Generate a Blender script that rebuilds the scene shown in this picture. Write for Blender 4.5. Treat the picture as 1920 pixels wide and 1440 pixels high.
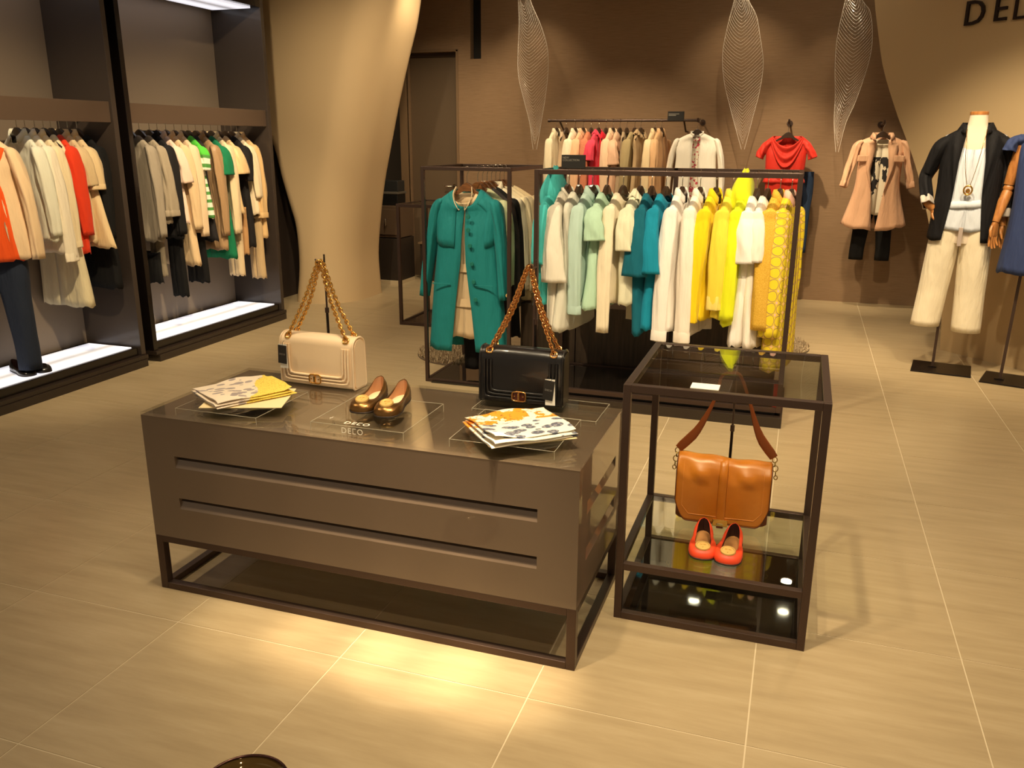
import bpy, math, random
from math import sin, cos, pi, radians, sqrt
from mathutils import Vector, Matrix

for _o in list(bpy.data.objects):
    bpy.data.objects.remove(_o, do_unlink=True)
SC = bpy.context.scene
COL = SC.collection

# ------------------------------------------------------------------ camera
def setup_camera():
    yaw, pitch, roll = 0.325516, 0.282520, 0.004793
    f = Vector((-sin(yaw) * cos(pitch), cos(yaw) * cos(pitch), -sin(pitch)))
    r = Vector((cos(yaw), sin(yaw), 0))
    u = r.cross(f)
    r2 = cos(roll) * r + sin(roll) * u
    u2 = -sin(roll) * r + cos(roll) * u
    cam = bpy.data.cameras.new('camera')
    cam.sensor_fit = 'HORIZONTAL'
    cam.sensor_width = 36.0
    cam.lens = 36.0 * 1579.52 / 1920.0
    cam.clip_start = 0.05
    o = bpy.data.objects.new('camera', cam)
    COL.objects.link(o)
    o.matrix_world = Matrix(((r2.x, u2.x, -f.x, 0), (r2.y, u2.y, -f.y, 0), (r2.z, u2.z, -f.z, 1.522), (0, 0, 0, 1)))
    SC.camera = o
setup_camera()

# ------------------------------------------------------------------ world, lamps, exposure
W = bpy.data.worlds.new('world')
SC.world = W
W.use_nodes = True
W.node_tree.nodes['Background'].inputs[0].default_value = (1.0, 0.80, 0.56, 1)
W.node_tree.nodes['Background'].inputs[1].default_value = 0.27
SC.view_settings.view_transform = 'Standard'
SC.view_settings.look = 'None'
SC.view_settings.gamma = 1.0
SC.view_settings.use_curve_mapping = False
SC.view_settings.exposure = 0.0
SC.cycles.use_denoising = True
SC.cycles.sample_clamp_indirect = 6.0
SC.cycles.max_bounces = 8
SC.cycles.transparent_max_bounces = 24

CEIL = 3.2
WARM = (1.0, 0.79, 0.50)
# ceiling spots: x, y, aim x, aim y, aim z, watts, cone degrees, blend
SPOTS = [
    (-0.47, 1.76, -0.55, 2.20, 0.20, 56, 64, 1.0),      # over the front of the display table
    (0.75, 1.80, 0.45, 2.70, 0.0, 24, 95, 1.0),
    (-3.30, 1.90, -3.20, 2.40, 0.0, 26, 100, 1.0),
    (-1.35, 2.90, -0.95, 4.60, 0.60, 40, 60, 0.8),       # at the long rack
    (0.10, 2.90, -0.35, 4.70, 0.80, 56, 52, 0.8),
    (-2.55, 3.00, -2.00, 4.90, 0.60, 52, 50, 0.8),       # at the teal coat
    (-1.75, 2.15, -1.62, 2.60, 0.70, 24, 46, 0.8),       # cream bag
    (-0.90, 1.60, -0.75, 2.45, 0.70, 26, 50, 0.8),       # scarf and black bag
    (-2.60, 3.00, -4.30, 4.10, 1.00, 70, 55, 0.9),       # left cabinets
    (-2.60, 4.60, -4.30, 5.60, 1.00, 70, 55, 0.9),
    (0.25, 4.90, 0.95, 6.40, 1.10, 50, 55, 0.8),         # figures on the right
    (1.10, 4.60, 1.45, 6.20, 1.10, 40, 60, 0.9),
    (-1.95, 6.90, -1.75, 8.60, 1.00, 60, 55, 1.0),       # wall rail
    (-0.55, 6.80, -0.22, 8.60, 1.10, 66, 42, 0.8),
    (0.02, 7.45, 0.60, 8.60, 1.00, 50, 34, 0.9),
    (-2.78, 8.12, -2.70, 8.80, 1.5, 9, 75, 0.9),         # wall washers above the leaf pendants
    (-0.70, 8.12, -0.65, 8.80, 1.5, 9, 75, 0.9),
    (0.20, 8.20, 0.08, 8.82, 1.7, 5, 46, 0.9),
    (-3.10, 4.30, -4.05, 7.00, 1.30, 40, 62, 1.0),       # curved column
    (-2.00, 5.90, -3.75, 7.40, 1.60, 26, 60, 1.0),  # added lamp to brighten the column's right side
    (0.45, 3.90, 0.70, 4.60, 0.0, 34, 100, 1.0),
    (0.00, 5.90, 0.15, 7.00, 0.0, 62, 50, 1.0),  # added lamp to brighten the floor behind the racks
    (1.10, 2.70, 1.10, 3.20, 0.0, 26, 100, 1.0),
    (-3.10, 7.10, -3.65, 8.70, 0.9, 34, 76, 1.0),
    (-2.90, 4.70, -3.10, 5.60, 0.0, 22, 90, 1.0),
    (-0.30, 0.30, -0.50, 0.90, 0.0, 10, 90, 1.0),
    (-0.72, 1.86, -0.72, 2.02, 0.0, 125, 11, 1.0),        # added narrow beams in place of the floor glow reflected by the table front
    (-0.98, 1.86, -0.98, 2.03, 0.0, 150, 11, 1.0),
    (-1.26, 1.86, -1.26, 2.04, 0.0, 110, 11, 1.0),
    (-1.56, 1.86, -1.56, 2.05, 0.0, 55, 11, 1.0),
    (1.60, 4.20, 2.00, 6.00, 1.2, 22, 90, 1.0),
]
# ------------------------------------------------------------------ helpers
def tag(o, label=None, cat=None, group=None, kind=None):
    if label: o['label'] = label
    if cat: o['category'] = cat
    if group: o['group'] = group
    if kind: o['kind'] = kind
    return o

def thing(name, label, cat, loc=(0, 0, 0), rz=0.0, group=None):
    o = bpy.data.objects.new(name, None)
    o.empty_display_size = 0.05
    COL.objects.link(o)
    o.location = loc
    o.rotation_euler = (0, 0, rz)
    return tag(o, label, cat, group)

def hsh(*a):
    x = 0.0
    for i, k in enumerate(a):
        x += (k + 1.37) * (12.9898 + 7.13 * i)
    return (sin(x) * 43758.5453) % 1.0

def lerp(a, b, t): return a + (b - a) * t

def interp(tab, x):
    if x <= tab[0][0]: return tab[0][1]
    for (x0, y0), (x1, y1) in zip(tab, tab[1:]):
        if x <= x1:
            t = (x - x0) / (x1 - x0)
            return lerp(y0, y1, t)
    return tab[-1][1]

def sint(tab, x):
    """smooth (Catmull-Rom) interpolation of a table"""
    n = len(tab)
    if x <= tab[0][0]: return tab[0][1]
    if x >= tab[-1][0]: return tab[-1][1]
    for i in range(n - 1):
        if x <= tab[i + 1][0]:
            break
    x0, y0 = tab[i]; x1, y1 = tab[i + 1]
    t = (x - x0) / (x1 - x0)
    def sl(k):
        a = tab[max(k - 1, 0)]; b = tab[min(k + 1, n - 1)]
        return (b[1] - a[1]) / (b[0] - a[0])
    m0 = sl(i) * (x1 - x0); m1 = sl(i + 1) * (x1 - x0)
    t2, t3 = t * t, t * t * t
    return (2*t3 - 3*t2 + 1)*y0 + (t3 - 2*t2 + t)*m0 + (-2*t3 + 3*t2)*y1 + (t3 - t2)*m1

def spline(pts, n):
    """n points along a Catmull-Rom curve through pts"""
    P = [Vector(p) for p in pts]
    Q = [P[0] * 2 - P[1]] + P + [P[-1] * 2 - P[-2]]
    out = []
    segs = len(P) - 1
    for k in range(n):
        s = k / (n - 1) * segs
        i = min(int(s), segs - 1); t = s - i
        a, b, c, d = Q[i], Q[i+1], Q[i+2], Q[i+3]
        out.append(0.5 * ((2*b) + (c - a)*t + (2*a - 5*b + 4*c - d)*t*t + (3*b - a - 3*c + d)*t**3))
    return out

class MB:
    def __init__(s):
        s.v = []; s.f = []; s.uv = {}
    def add(s, verts, faces):
        b = len(s.v)
        s.v += [tuple(p) for p in verts]
        s.f += [tuple(b + i for i in f) for f in faces]
        return s
    def box(s, lo, hi):
        x0, y0, z0 = lo; x1, y1, z1 = hi
        return s.add([(x0,y0,z0),(x1,y0,z0),(x1,y1,z0),(x0,y1,z0),(x0,y0,z1),(x1,y0,z1),(x1,y1,z1),(x0,y1,z1)],
              [(0,3,2,1),(4,5,6,7),(0,1,5,4),(1,2,6,5),(2,3,7,6),(3,0,4,7)])
    def cbox(s, c, sz):
        return s.box([c[i] - sz[i]/2 for i in range(3)], [c[i] + sz[i]/2 for i in range(3)])
    def grid(s, rows, cu=False, cv=False, uvs=None):
        """rows: list of equal-length point lists; cu closes along a row, cv closes the rows"""
        m = len(rows); n = len(rows[0]); b = len(s.v)
        for r in rows: s.v += [tuple(p) for p in r]
        for i in range(m if cv else m - 1):
            for j in range(n if cu else n - 1):
                i2 = (i + 1) % m; j2 = (j + 1) % n
                s.f.append((b + i*n + j, b + i*n + j2, b + i2*n + j2, b + i2*n + j))
                if uvs: s.uv[len(s.f) - 1] = (uvs[i][j], uvs[i][j2], uvs[i2][j2], uvs[i2][j])
        return s
    def cap(s, ring, flip=False):
        b = len(s.v); s.v += [tuple(p) for p in ring]
        ix = list(range(b, b + len(ring)))
        s.f.append(tuple(reversed(ix)) if flip else tuple(ix))
        return s
    def tube(s, pts, r, n=8, caps=True, closed=False, flat=1.0, up=None):
        P = [Vector(p) for p in pts]; m = len(P)
        R = r if isinstance(r, (list, tuple)) else [r] * m
        T = []
        for i in range(m):
            a = P[(i - 1) % m] if (closed or i > 0) else P[i]
            b = P[(i + 1) % m] if (closed or i < m - 1) else P[i]
            t = (b - a)
            T.append(t.normalized() if t.length > 1e-9 else Vector((0, 0, 1)))
        ref = Vector(up) if up else (Vector((0, 0, 1)) if abs(T[0].z) < 0.9 else Vector((1, 0, 0)))
        N = (ref - T[0] * ref.dot(T[0])).normalized()
        rows = []
        for i in range(m):
            if i > 0:
                N = N - T[i] * N.dot(T[i])
                N = N.normalized() if N.length > 1e-6 else T[i].orthogonal().normalized()
            B = T[i].cross(N)
            rows.append([P[i] + (N * cos(2*pi*k/n) + B * sin(2*pi*k/n) * flat) * R[i] for k in range(n)])
        s.grid(rows, cu=True, cv=closed)
        if caps and not closed:
            s.cap(rows[0], True); s.cap(rows[-1])
        return s
    def lathe(s, prof, c=(0, 0, 0), n=24, sx=1.0, sy=1.0):
        rows = [[(c[0] + r*cos(2*pi*k/n)*sx, c[1] + r*sin(2*pi*k/n)*sy, c[2] + z) for k in range(n)] for r, z in prof]
        return s.grid(rows, cu=True)
    def prism(s, poly, fn, a, b):
        """poly of 2-D points, fn(u, v, w) -> 3-D, extruded w from a to b"""
        n = len(poly)
        A = [fn(u, v, a) for u, v in poly]; B = [fn(u, v, b) for u, v in poly]
        s.add(A + B, [tuple(reversed(range(n))), tuple(range(n, 2*n))] + [(i, (i+1) % n, n + (i+1) % n, n + i) for i in range(n)])
        return s
    def mesh(s, name):
        me = bpy.data.meshes.new(name)
        me.from_pydata(s.v, [], s.f)
        if s.uv:
            L = me.uv_layers.new(name='UVMap')
            for p in me.polygons:
                q = s.uv.get(p.index)
                if q:
                    for k, li in enumerate(p.loop_indices): L.data[li].uv = q[k]
        me.update()
        return me
    def obj(s, name, m, parent=None, smooth=False, bevel=0.0, sub=0, loc=None, rot=None, solid=0.0, recalc=True):
        me = s.mesh(name)
        if recalc:
            import bmesh
            bm = bmesh.new(); bm.from_mesh(me)
            bmesh.ops.recalc_face_normals(bm, faces=bm.faces)
            bm.to_mesh(me); bm.free()
        me.materials.append(m)
        if smooth:
            for p in me.polygons: p.use_smooth = True
        o = bpy.data.objects.new(name, me)
        COL.objects.link(o)
        if parent is not None: o.parent = parent
        if loc: o.location = loc
        if rot: o.rotation_euler = rot
        if solid:
            md = o.modifiers.new('thick', 'SOLIDIFY'); md.thickness = solid; md.offset = 0
        if bevel:
            md = o.modifiers.new('bevel', 'BEVEL'); md.width = bevel; md.segments = 2; md.limit_method = 'ANGLE'; md.angle_limit = radians(50)
        if sub:
            md = o.modifiers.new('sub', 'SUBSURF'); md.levels = sub; md.render_levels = sub
        return o

def box_obj(name, lo, hi, m, parent=None, bevel=0.0):
    return MB().box(lo, hi).obj(name, m, parent, bevel=bevel)

def text_mesh(txt, size, depth, fn_name='letter', spacing=1.0):
    cu = bpy.data.curves.new('t', 'FONT'); cu.body = txt; cu.size = size; cu.extrude = depth; cu.space_character = spacing
    cu.resolution_u = 3
    o = bpy.data.objects.new('t', cu); COL.objects.link(o)
    me = bpy.data.meshes.new_from_object(o)
    bpy.data.objects.remove(o, do_unlink=True)
    bpy.data.curves.remove(cu)
    return me

def word_mesh(word, size, depth):
    """one mesh of a word whose C is drawn square, as on the shop's sign"""
    mb = MB(); x = 0.0; st = size * 0.075; cap = size * 0.69
    for ch in word:
        if ch == 'C':
            w = size * 0.42
            for lo, hi in (((0, 0), (st, cap)), ((st, 0), (w, st)), ((st, cap - st), (w, cap))):
                mb.box((x + size*0.05 + lo[0], lo[1], -depth), (x + size*0.05 + hi[0], hi[1], depth))
            x += w + size * 0.20
        else:
            me = text_mesh(ch, size, depth)
            vs = [v.co.copy() for v in me.vertices]; m0 = max(v.x for v in vs)
            mb.add([(v.x + x, v.y, v.z) for v in vs], [tuple(p.vertices) for p in me.polygons])
            bpy.data.meshes.remove(me); x += m0 + size * 0.15
    return mb.mesh('lettering')

def mesh_obj(name, me, m, parent=None, loc=(0, 0, 0), rot=(0, 0, 0)):
    me.materials.clear(); me.materials.append(m)
    o = bpy.data.objects.new(name, me); COL.objects.link(o)
    o.location = loc; o.rotation_euler = rot
    if parent is not None: o.parent = parent
    return o

# ------------------------------------------------------------------ materials
def lin(c):
    c = c / 255.0
    return c / 12.92 if c <= 0.04045 else ((c + 0.055) / 1.055) ** 2.4
def C(r, g, b): return (lin(r), lin(g), lin(b), 1.0)

_mats = {}
def nmat(name):
    m = bpy.data.materials.new(name); m.use_nodes = True
    nt = m.node_tree
    return m, nt, nt.nodes['Principled BSDF'], nt.nodes['Material Output']

def pm(name, col, rough=0.5, metal=0.0, coat=0.0, spec=0.5, bump=None, emit=None, sheen=0.0, coat_rough=0.03):
    """plain procedural material; bump = (scale, strength, stretch xyz)"""
    if name in _mats: return _mats[name]
    m, nt, P, out = nmat(name)
    P.inputs['Base Color'].default_value = col
    P.inputs['Roughness'].default_value = rough
    P.inputs['Metallic'].default_value = metal
    P.inputs['Specular IOR Level'].default_value = spec
    P.inputs['Coat Weight'].default_value = coat
    P.inputs['Coat Roughness'].default_value = coat_rough
    P.inputs['Sheen Weight'].default_value = sheen
    if emit:
        P.inputs['Emission Color'].default_value = emit[0]
        P.inputs['Emission Strength'].default_value = emit[1]
    if bump:
        tc = nt.nodes.new('ShaderNodeTexCoord'); mp = nt.nodes.new('ShaderNodeMapping')
        nz = nt.nodes.new('ShaderNodeTexNoise'); bp = nt.nodes.new('ShaderNodeBump')
        if len(bump) > 2: mp.inputs['Scale'].default_value = bump[2]
        nz.inputs['Scale'].default_value = bump[0]; nz.inputs['Detail'].default_value = 3
        bp.inputs['Strength'].default_value = bump[1]; bp.inputs['Distance'].default_value = 0.002
        nt.links.new(tc.outputs['Object'], mp.inputs[0]); nt.links.new(mp.outputs[0], nz.inputs['Vector'])
        nt.links.new(nz.outputs[0], bp.inputs['Height']); nt.links.new(bp.outputs[0], P.inputs['Normal'])
    _mats[name] = m
    return m

def fab(r, g, b, rough=0.85, weave=350, sheen=None, name=None, bs=0.25, trans=0.0):
    """woven cloth"""
    nm = name or 'cloth_%d_%d_%d_%d' % (r, g, b, int(rough*100))
    if nm in _mats: return _mats[nm]
    if sheen is None: sheen = 0.14 * (max(r, g, b) / 255.0) ** 2
    m = pm(nm, C(r, g, b), rough, sheen=sheen, bump=(weave, bs), spec=0.3)
    nt = m.node_tree; P = nt.nodes['Principled BSDF']         # soft creases under the weave
    b1 = [n for n in nt.nodes if n.type == 'BUMP'][0]
    b2 = nt.nodes.new('ShaderNodeBump'); b2.inputs['Strength'].default_value = 0.55; b2.inputs['Distance'].default_value = 0.02
    nt.links.new(noise_sock(9, (3.0, 3.0, 0.7), 2)(nt), b2.inputs['Height']); nt.links.new(b2.outputs[0], b1.inputs['Normal'])
    if trans > 0:
        nt = m.node_tree; P = nt.nodes['Principled BSDF']; out = nt.nodes['Material Output']
        t = nt.nodes.new('ShaderNodeBsdfTranslucent'); t.inputs[0].default_value = C(r, g, b)
        mx = nt.nodes.new('ShaderNodeMixShader'); mx.inputs[0].default_value = trans
        nt.links.new(P.outputs[0], mx.inputs[1]); nt.links.new(t.outputs[0], mx.inputs[2]); nt.links.new(mx.outputs[0], out.inputs[0])
    return m

def mnode(nt, op, a, b=None, clamp=False):
    n = nt.nodes.new('ShaderNodeMath'); n.operation = op; n.use_clamp = clamp
    for i, x in enumerate((a, b)):
        if x is None: continue
        if isinstance(x, (int, float)): n.inputs[i].default_value = x
        else: nt.links.new(x, n.inputs[i])
    return n.outputs[0]

def glass(name, tint=(1, 1, 1, 1), ior=1.5, gain=1.0, rough=0.0):
    """a pane: Fresnel mix of a clear and a mirror surface"""
    if name in _mats: return _mats[name]
    m, nt, P, out = nmat(name)
    nt.nodes.remove(P)
    tr = nt.nodes.new('ShaderNodeBsdfTransparent'); tr.inputs[0].default_value = tint
    gl = nt.nodes.new('ShaderNodeBsdfGlossy'); gl.inputs['Roughness'].default_value = rough
    fr = nt.nodes.new('ShaderNodeFresnel'); fr.inputs[0].default_value = ior
    mu = nt.nodes.new('ShaderNodeMath'); mu.operation = 'MULTIPLY'; mu.inputs[1].default_value = gain; mu.use_clamp = True
    ge = nt.nodes.new('ShaderNodeNewGeometry')          # the same index on both faces of the pane
    nt.links.new(mnode(nt, 'POWER', ior, mnode(nt, 'SUBTRACT', 1.0, mnode(nt, 'MULTIPLY', ge.outputs['Backfacing'], 2.0))), fr.inputs[0])
    mx = nt.nodes.new('ShaderNodeMixShader')
    L = nt.links.new
    L(fr.outputs[0], mu.inputs[0]); L(mu.outputs[0], mx.inputs[0]); L(tr.outputs[0], mx.inputs[1]); L(gl.outputs[0], mx.inputs[2]); L(mx.outputs[0], out.inputs[0])
    _mats[name] = m
    return m

def ramp_mat(name, cols, rough, build, bump=0.0, spec=0.5, metal=0.0):
    """cols: [(pos, rgba)]; build(nt) returns a value socket that drives the ramp"""
    if name in _mats: return _mats[name]
    m, nt, P, out = nmat(name)
    P.inputs['Roughness'].default_value = rough; P.inputs['Specular IOR Level'].default_value = spec
    P.inputs['Metallic'].default_value = metal
    sock = build(nt)
    rp = nt.nodes.new('ShaderNodeValToRGB')
    el = rp.color_ramp.elements
    while len(el) < len(cols): el.new(0.5)
    for e, (p, c) in zip(el, cols): e.position = p; e.color = c
    nt.links.new(sock, rp.inputs[0]); nt.links.new(rp.outputs[0], P.inputs['Base Color'])
    if bump:
        bp = nt.nodes.new('ShaderNodeBump'); bp.inputs['Strength'].default_value = bump; bp.inputs['Distance'].default_value = 0.003
        nt.links.new(sock, bp.inputs['Height']); nt.links.new(bp.outputs[0], P.inputs['Normal'])
    _mats[name] = m
    return m

def noise_sock(scale, stretch=(1, 1, 1), detail=4, coord='Object', world=False, rough=0.55, rot=(0, 0, 0)):
    def b(nt):
        mp = nt.nodes.new('ShaderNodeMapping'); mp.inputs['Scale'].default_value = stretch; mp.inputs['Rotation'].default_value = rot
        nz = nt.nodes.new('ShaderNodeTexNoise'); nz.inputs['Scale'].default_value = scale; nz.inputs['Detail'].default_value = detail
        nz.inputs['Roughness'].default_value = rough
        if world:
            g = nt.nodes.new('ShaderNodeNewGeometry'); nt.links.new(g.outputs['Position'], mp.inputs[0])
        else:
            tc = nt.nodes.new('ShaderNodeTexCoord'); nt.links.new(tc.outputs[coord], mp.inputs[0])
        nt.links.new(mp.outputs[0], nz.inputs['Vector'])
        return nz.outputs[0]
    return b

def uv_xy(nt):
    tc = nt.nodes.new('ShaderNodeTexCoord'); sp = nt.nodes.new('ShaderNodeSeparateXYZ')
    nt.links.new(tc.outputs['UV'], sp.inputs[0])
    return sp.outputs[0], sp.outputs[1]

# the shop's materials
M_METAL = pm('bronze_steel', C(80, 64, 57), 0.36, 0.6, bump=(60, 0.05))
M_DARKMETAL = pm('dark_steel', C(40, 34, 32), 0.3, 0.7)
M_CHROME = pm('polished_steel', C(200, 192, 180), 0.15, 1.0)
M_GOLD = pm('gold_plating', C(248, 198, 108), 0.18, 1.0)
M_WOODHANG = ramp_mat('hanger_wood', [(0.3, C(92, 58, 32)), (0.7, C(138, 90, 50))], 0.35, noise_sock(14, (1, 8, 8)))
M_DARKHANG = pm('dark_hanger_wood', C(58, 42, 30), 0.3, coat=0.4)
M_BLACKGLASS = pm('black_glass', C(22, 18, 15), 0.04, spec=0.6, coat=0.5)
M_TAUPE = pm('taupe_lacquer', C(114, 97, 82), 0.34, coat=1.0, coat_rough=0.02, spec=0.4)
M_TAUPE_SIDE = M_TAUPE
M_DARKLAC = pm('espresso_lacquer', C(46, 37, 31), 0.3, coat=0.15)
M_BLACKLAC = pm('black_lacquer', C(20, 15, 13), 0.22, coat=0.3)
M_GLASS = glass('clear_glass', (0.90, 0.93, 0.88, 1), 1.5, 1.35)
M_ACRYL = glass('clear_acrylic', (0.975, 0.98, 0.965, 1), 1.35, 1.0)
M_WHITE = pm('white_card', C(240, 236, 226), 0.6)
M_BLACKCARD = pm('black_card', C(28, 25, 23), 0.55)
M_GREYINK = pm('grey_print', C(150, 145, 135), 0.6)
M_SILVERINK = pm('white_print', C(225, 220, 205), 0.5)
# ------------------------------------------------------------------ the setting
def build_shell():
    tile_m = ramp_mat('porcelain_tile', [(0.30, C(164, 145, 113)), (0.52, C(174, 155, 122)), (0.75, C(183, 165, 133))], 0.36,
                      noise_sock(2.2, (1.2, 9, 1), 6, world=True, rough=0.62), spec=0.45)
    grout = pm('pale_grout', C(205, 190, 160), 0.8, bump=(200, 0.2))
    fl = box_obj('floor', (-5.6, -2.0, -0.10), (4.3, 10.2, -0.0012), grout)
    tag(fl, 'beige porcelain tile floor with thin pale joints', 'floor', kind='structure')
    me = None
    sx, sy, g = 0.6, 0.6125, 0.0022
    for i in range(-10, 8):
        for j in range(-4, 13):
            x0 = -0.01 + i * sx; y0 = 1.955 + j * sy
            if x0 < -5.2 or x0 + sx > 4.2 or y0 < 0.0 or y0 + sy > 10.2: continue
            if me is None:
                b = MB().box((g, g, -0.012), (sx - g, sy - g, 0.0))
                t = b.obj('tile', tile_m, fl, bevel=0.0); me = t.data
            else:
                t = bpy.data.objects.new('tile', me); COL.objects.link(t); t.parent = fl
            t.location = (x0, y0, 0.0)
    cm = pm('ceiling_paint', C(150, 128, 100), 0.9, bump=(120, 0.1))
    tag(box_obj('ceiling', (-5.6, -1.0, CEIL), (4.3, 10.2, CEIL + 0.1), cm), 'plain beige ceiling above the shop', 'ceiling', kind='structure')

    # back wall in brown grasscloth with a door recess and a narrow black slot
    gc = ramp_mat('grasscloth', [(0.25, C(126, 102, 78)), (0.5, C(140, 114, 88)), (0.75, C(152, 125, 98))], 0.85,
                  noise_sock(3.0, (2.0, 2.0, 60), 6, world=True, rough=0.7), bump=0.12, spec=0.2)
    YB = 8.82
    wb = MB()
    xs = [-4.27, -4.20, -3.62, -3.456, -3.336, 2.6]
    zs = [0.0, 2.333, 2.41, CEIL]
    for a, b in zip(xs, xs[1:]):
        for c, d in zip(zs, zs[1:]):
            if (a, b) == (-4.20, -3.62) and d <= 2.41: continue
            if (a, b) == (-3.456, -3.336) and c >= 2.333: continue
            wb.box((a, YB, c), (b, YB + 0.16, d))
    tag(wb.obj('wall_back', gc), 'brown grasscloth back wall behind the clothes rail', 'wall', kind='structure')
    sl = MB().box((-3.456, YB + 0.10, 2.333), (-3.336, YB + 0.155, CEIL)).obj('trim_1', pm('slot_black', C(9, 8, 8), 0.4))
    tag(sl, 'narrow black vertical slot high in the back wall', 'wall slot', kind='structure')
    d = thing('door_1', 'flush brown door in a shallow recess of back wall', 'door', (-3.91, YB + 0.09, 0)); d['kind'] = 'structure'
    dm = pm('door_paint', C(98, 80, 60), 0.6, bump=(40, 0.05))
    MB().box((-0.29, 0.0, 0.0), (0.29, 0.05, 2.37)).obj('door_leaf', dm, d, bevel=0.003)
    MB().box((-0.29, -0.02, 2.37), (0.29, 0.05, 2.41)).obj('door_head', pm('door_head_paint', C(70, 54, 42), 0.6), d)
    h = MB().tube([(0.22, -0.012, 1.02), (0.22, -0.05, 1.02), (0.12, -0.055, 1.02)], 0.008, 8).obj('door_handle', M_CHROME, d, smooth=True)
    MB().lathe([(0.0, 0.0), (0.022, 0.0), (0.022, 0.01), (0, 0.01)], n=16).obj('handle_rose', M_CHROME, h, loc=(0.22, 0.0, 1.02), rot=(pi/2, 0, 0))
    jm = pm('door_casing_paint', C(122, 97, 70), 0.6)
    tr = MB().box((-4.285, YB - 0.03, 0), (-4.20, YB + 0.02, CEIL)).box((-3.62, YB - 0.012, 0), (-3.595, YB, 2.43)).box((-4.20, YB - 0.012, 2.41), (-3.595, YB, 2.435))
    tag(tr.obj('trim_2', jm, bevel=0.002), 'light brown casing around the recessed back door', 'door casing', kind='structure')
    tag(box_obj('wall_rear', (-5.6, 9.7, 0), (-4.2, 9.85, CEIL), pm('rear_paint', C(88, 76, 60), 0.8)), 'darker wall of the passage beyond the curved column', 'wall', kind='structure')
    tag(box_obj('wall_left', (-4.95, 1.5, 0), (-4.80, 9.0, CEIL), pm('left_paint', C(60, 48, 40), 0.7, bump=(60, 0.05))), 'dark taupe wall behind the wardrobe cabinets', 'wall', kind='structure')

    # curved column (left of centre) : horizontal sections change with height
    XL = [(0.0, -4.583), (0.36, -4.535), (0.73, -4.545), (0.94, -4.60), (1.185, -4.664), (1.44, -4.72), (1.6, -4.79), (1.8, -4.90), (2.2, -5.10), (2.7, -5.30), (3.2, -5.45)]
    XR = [(0.0, -4.018), (0.16, -4.028), (0.43, -4.034), (0.806, -3.988), (1.12, -3.933), (1.374, -3.871), (1.867, -3.744), (2.294, -3.618), (2.523, -3.545), (2.75, -3.496), (3.2, -3.42)]
    rows = []
    for k in range(41):
        z = CEIL * k / 40
        xl, xr = sint(XL, z), sint(XR, z)
        ring = [(xl, 7.80, z)]
        for a in range(7):
            t = a / 6 * pi / 2; r = 0.10
            ring.append((xl + r - r*cos(t), 6.95 + r - r*sin(t), z))
        for a in range(13):
            t = a / 12 * pi / 2; rx, ry = 0.34, 0.42
            ring.append((xr - rx + rx*sin(t), 6.95 + ry - ry*cos(t), z))
        ring += [(xr, 7.66, z), (xr - 0.004, 7.70, z), (xr - 0.02, 7.74, z), (xr - 0.06, 7.78, z), (xr - 0.12, 7.80, z)]
        rows.append(ring)
    plaster = pm('cream_plaster', C(206, 180, 140), 0.75, bump=(90, 0.06, (1, 1, 0.3)))
    tag(MB().grid(rows, cu=True).obj('wall_middle', plaster, smooth=True), 'cream plaster column with curving hourglass sides', 'column', kind='structure')

    # right wall: diagonal cream panel with a sweeping curved left edge
    sil = [(-0.006, 0.01), (0.344, -0.035), (0.75, -0.17), (1.269, -0.39), (1.502, -0.52), (1.70, -0.645), (2.062, -0.84), (2.34, -0.935), (2.58, -1.006), (2.9, -1.06), (3.2, -1.09)]
    d0 = Vector((0.69957, -0.71456, 0)); nn = Vector((0.71456, 0.69957, 0)); A = Vector((1.084, 6.959, 0))
    rowf, rowb = [], []
    for k in range(33):
        z = CEIL * k / 32; e = sint(sil, z)
        cols = [e, e + 0.15, e + 0.5, 1.2, 2.6, 4.2]
        rowf.append([A + d0*c + Vector((0, 0, z)) for c in cols]); rowb.append([A + d0*c + nn*0.22 + Vector((0, 0, z)) for c in cols])
    b = MB().grid(rowf).grid(rowb).grid([[f[0], g_[0]] for f, g_ in zip(rowf, rowb)])
    plaster2 = pm('cream_plaster_panel', C(190, 165, 126), 0.75, bump=(90, 0.06, (1, 1, 0.3)))
    tag(b.obj('wall_right', plaster2), 'cream plaster panel with sweeping curved left edge carrying the shop sign', 'wall', kind='structure')
    # raised sign letters on the right wall
    rz = math.atan2(d0.y, d0.x)
    sg = thing('shop_sign', 'dark raised capital letters of shop name on cream wall', 'sign', A - nn*0.012, rz)
    sm = pm('sign_bronze', C(38, 22, 18), 0.35, 0.4)
    for ch, x in (('D', -0.188), ('E', 0.036), ('C', 0.182), ('O', 0.335)):
        me = word_mesh(ch, 0.232 if ch in 'DO' else 0.225, 0.008)
        mesh_obj('letter', me, sm, sg, (x, 0.0, 2.303 + (0.004 if ch == 'E' else 0)), (pi/2, 0, 0))

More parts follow.
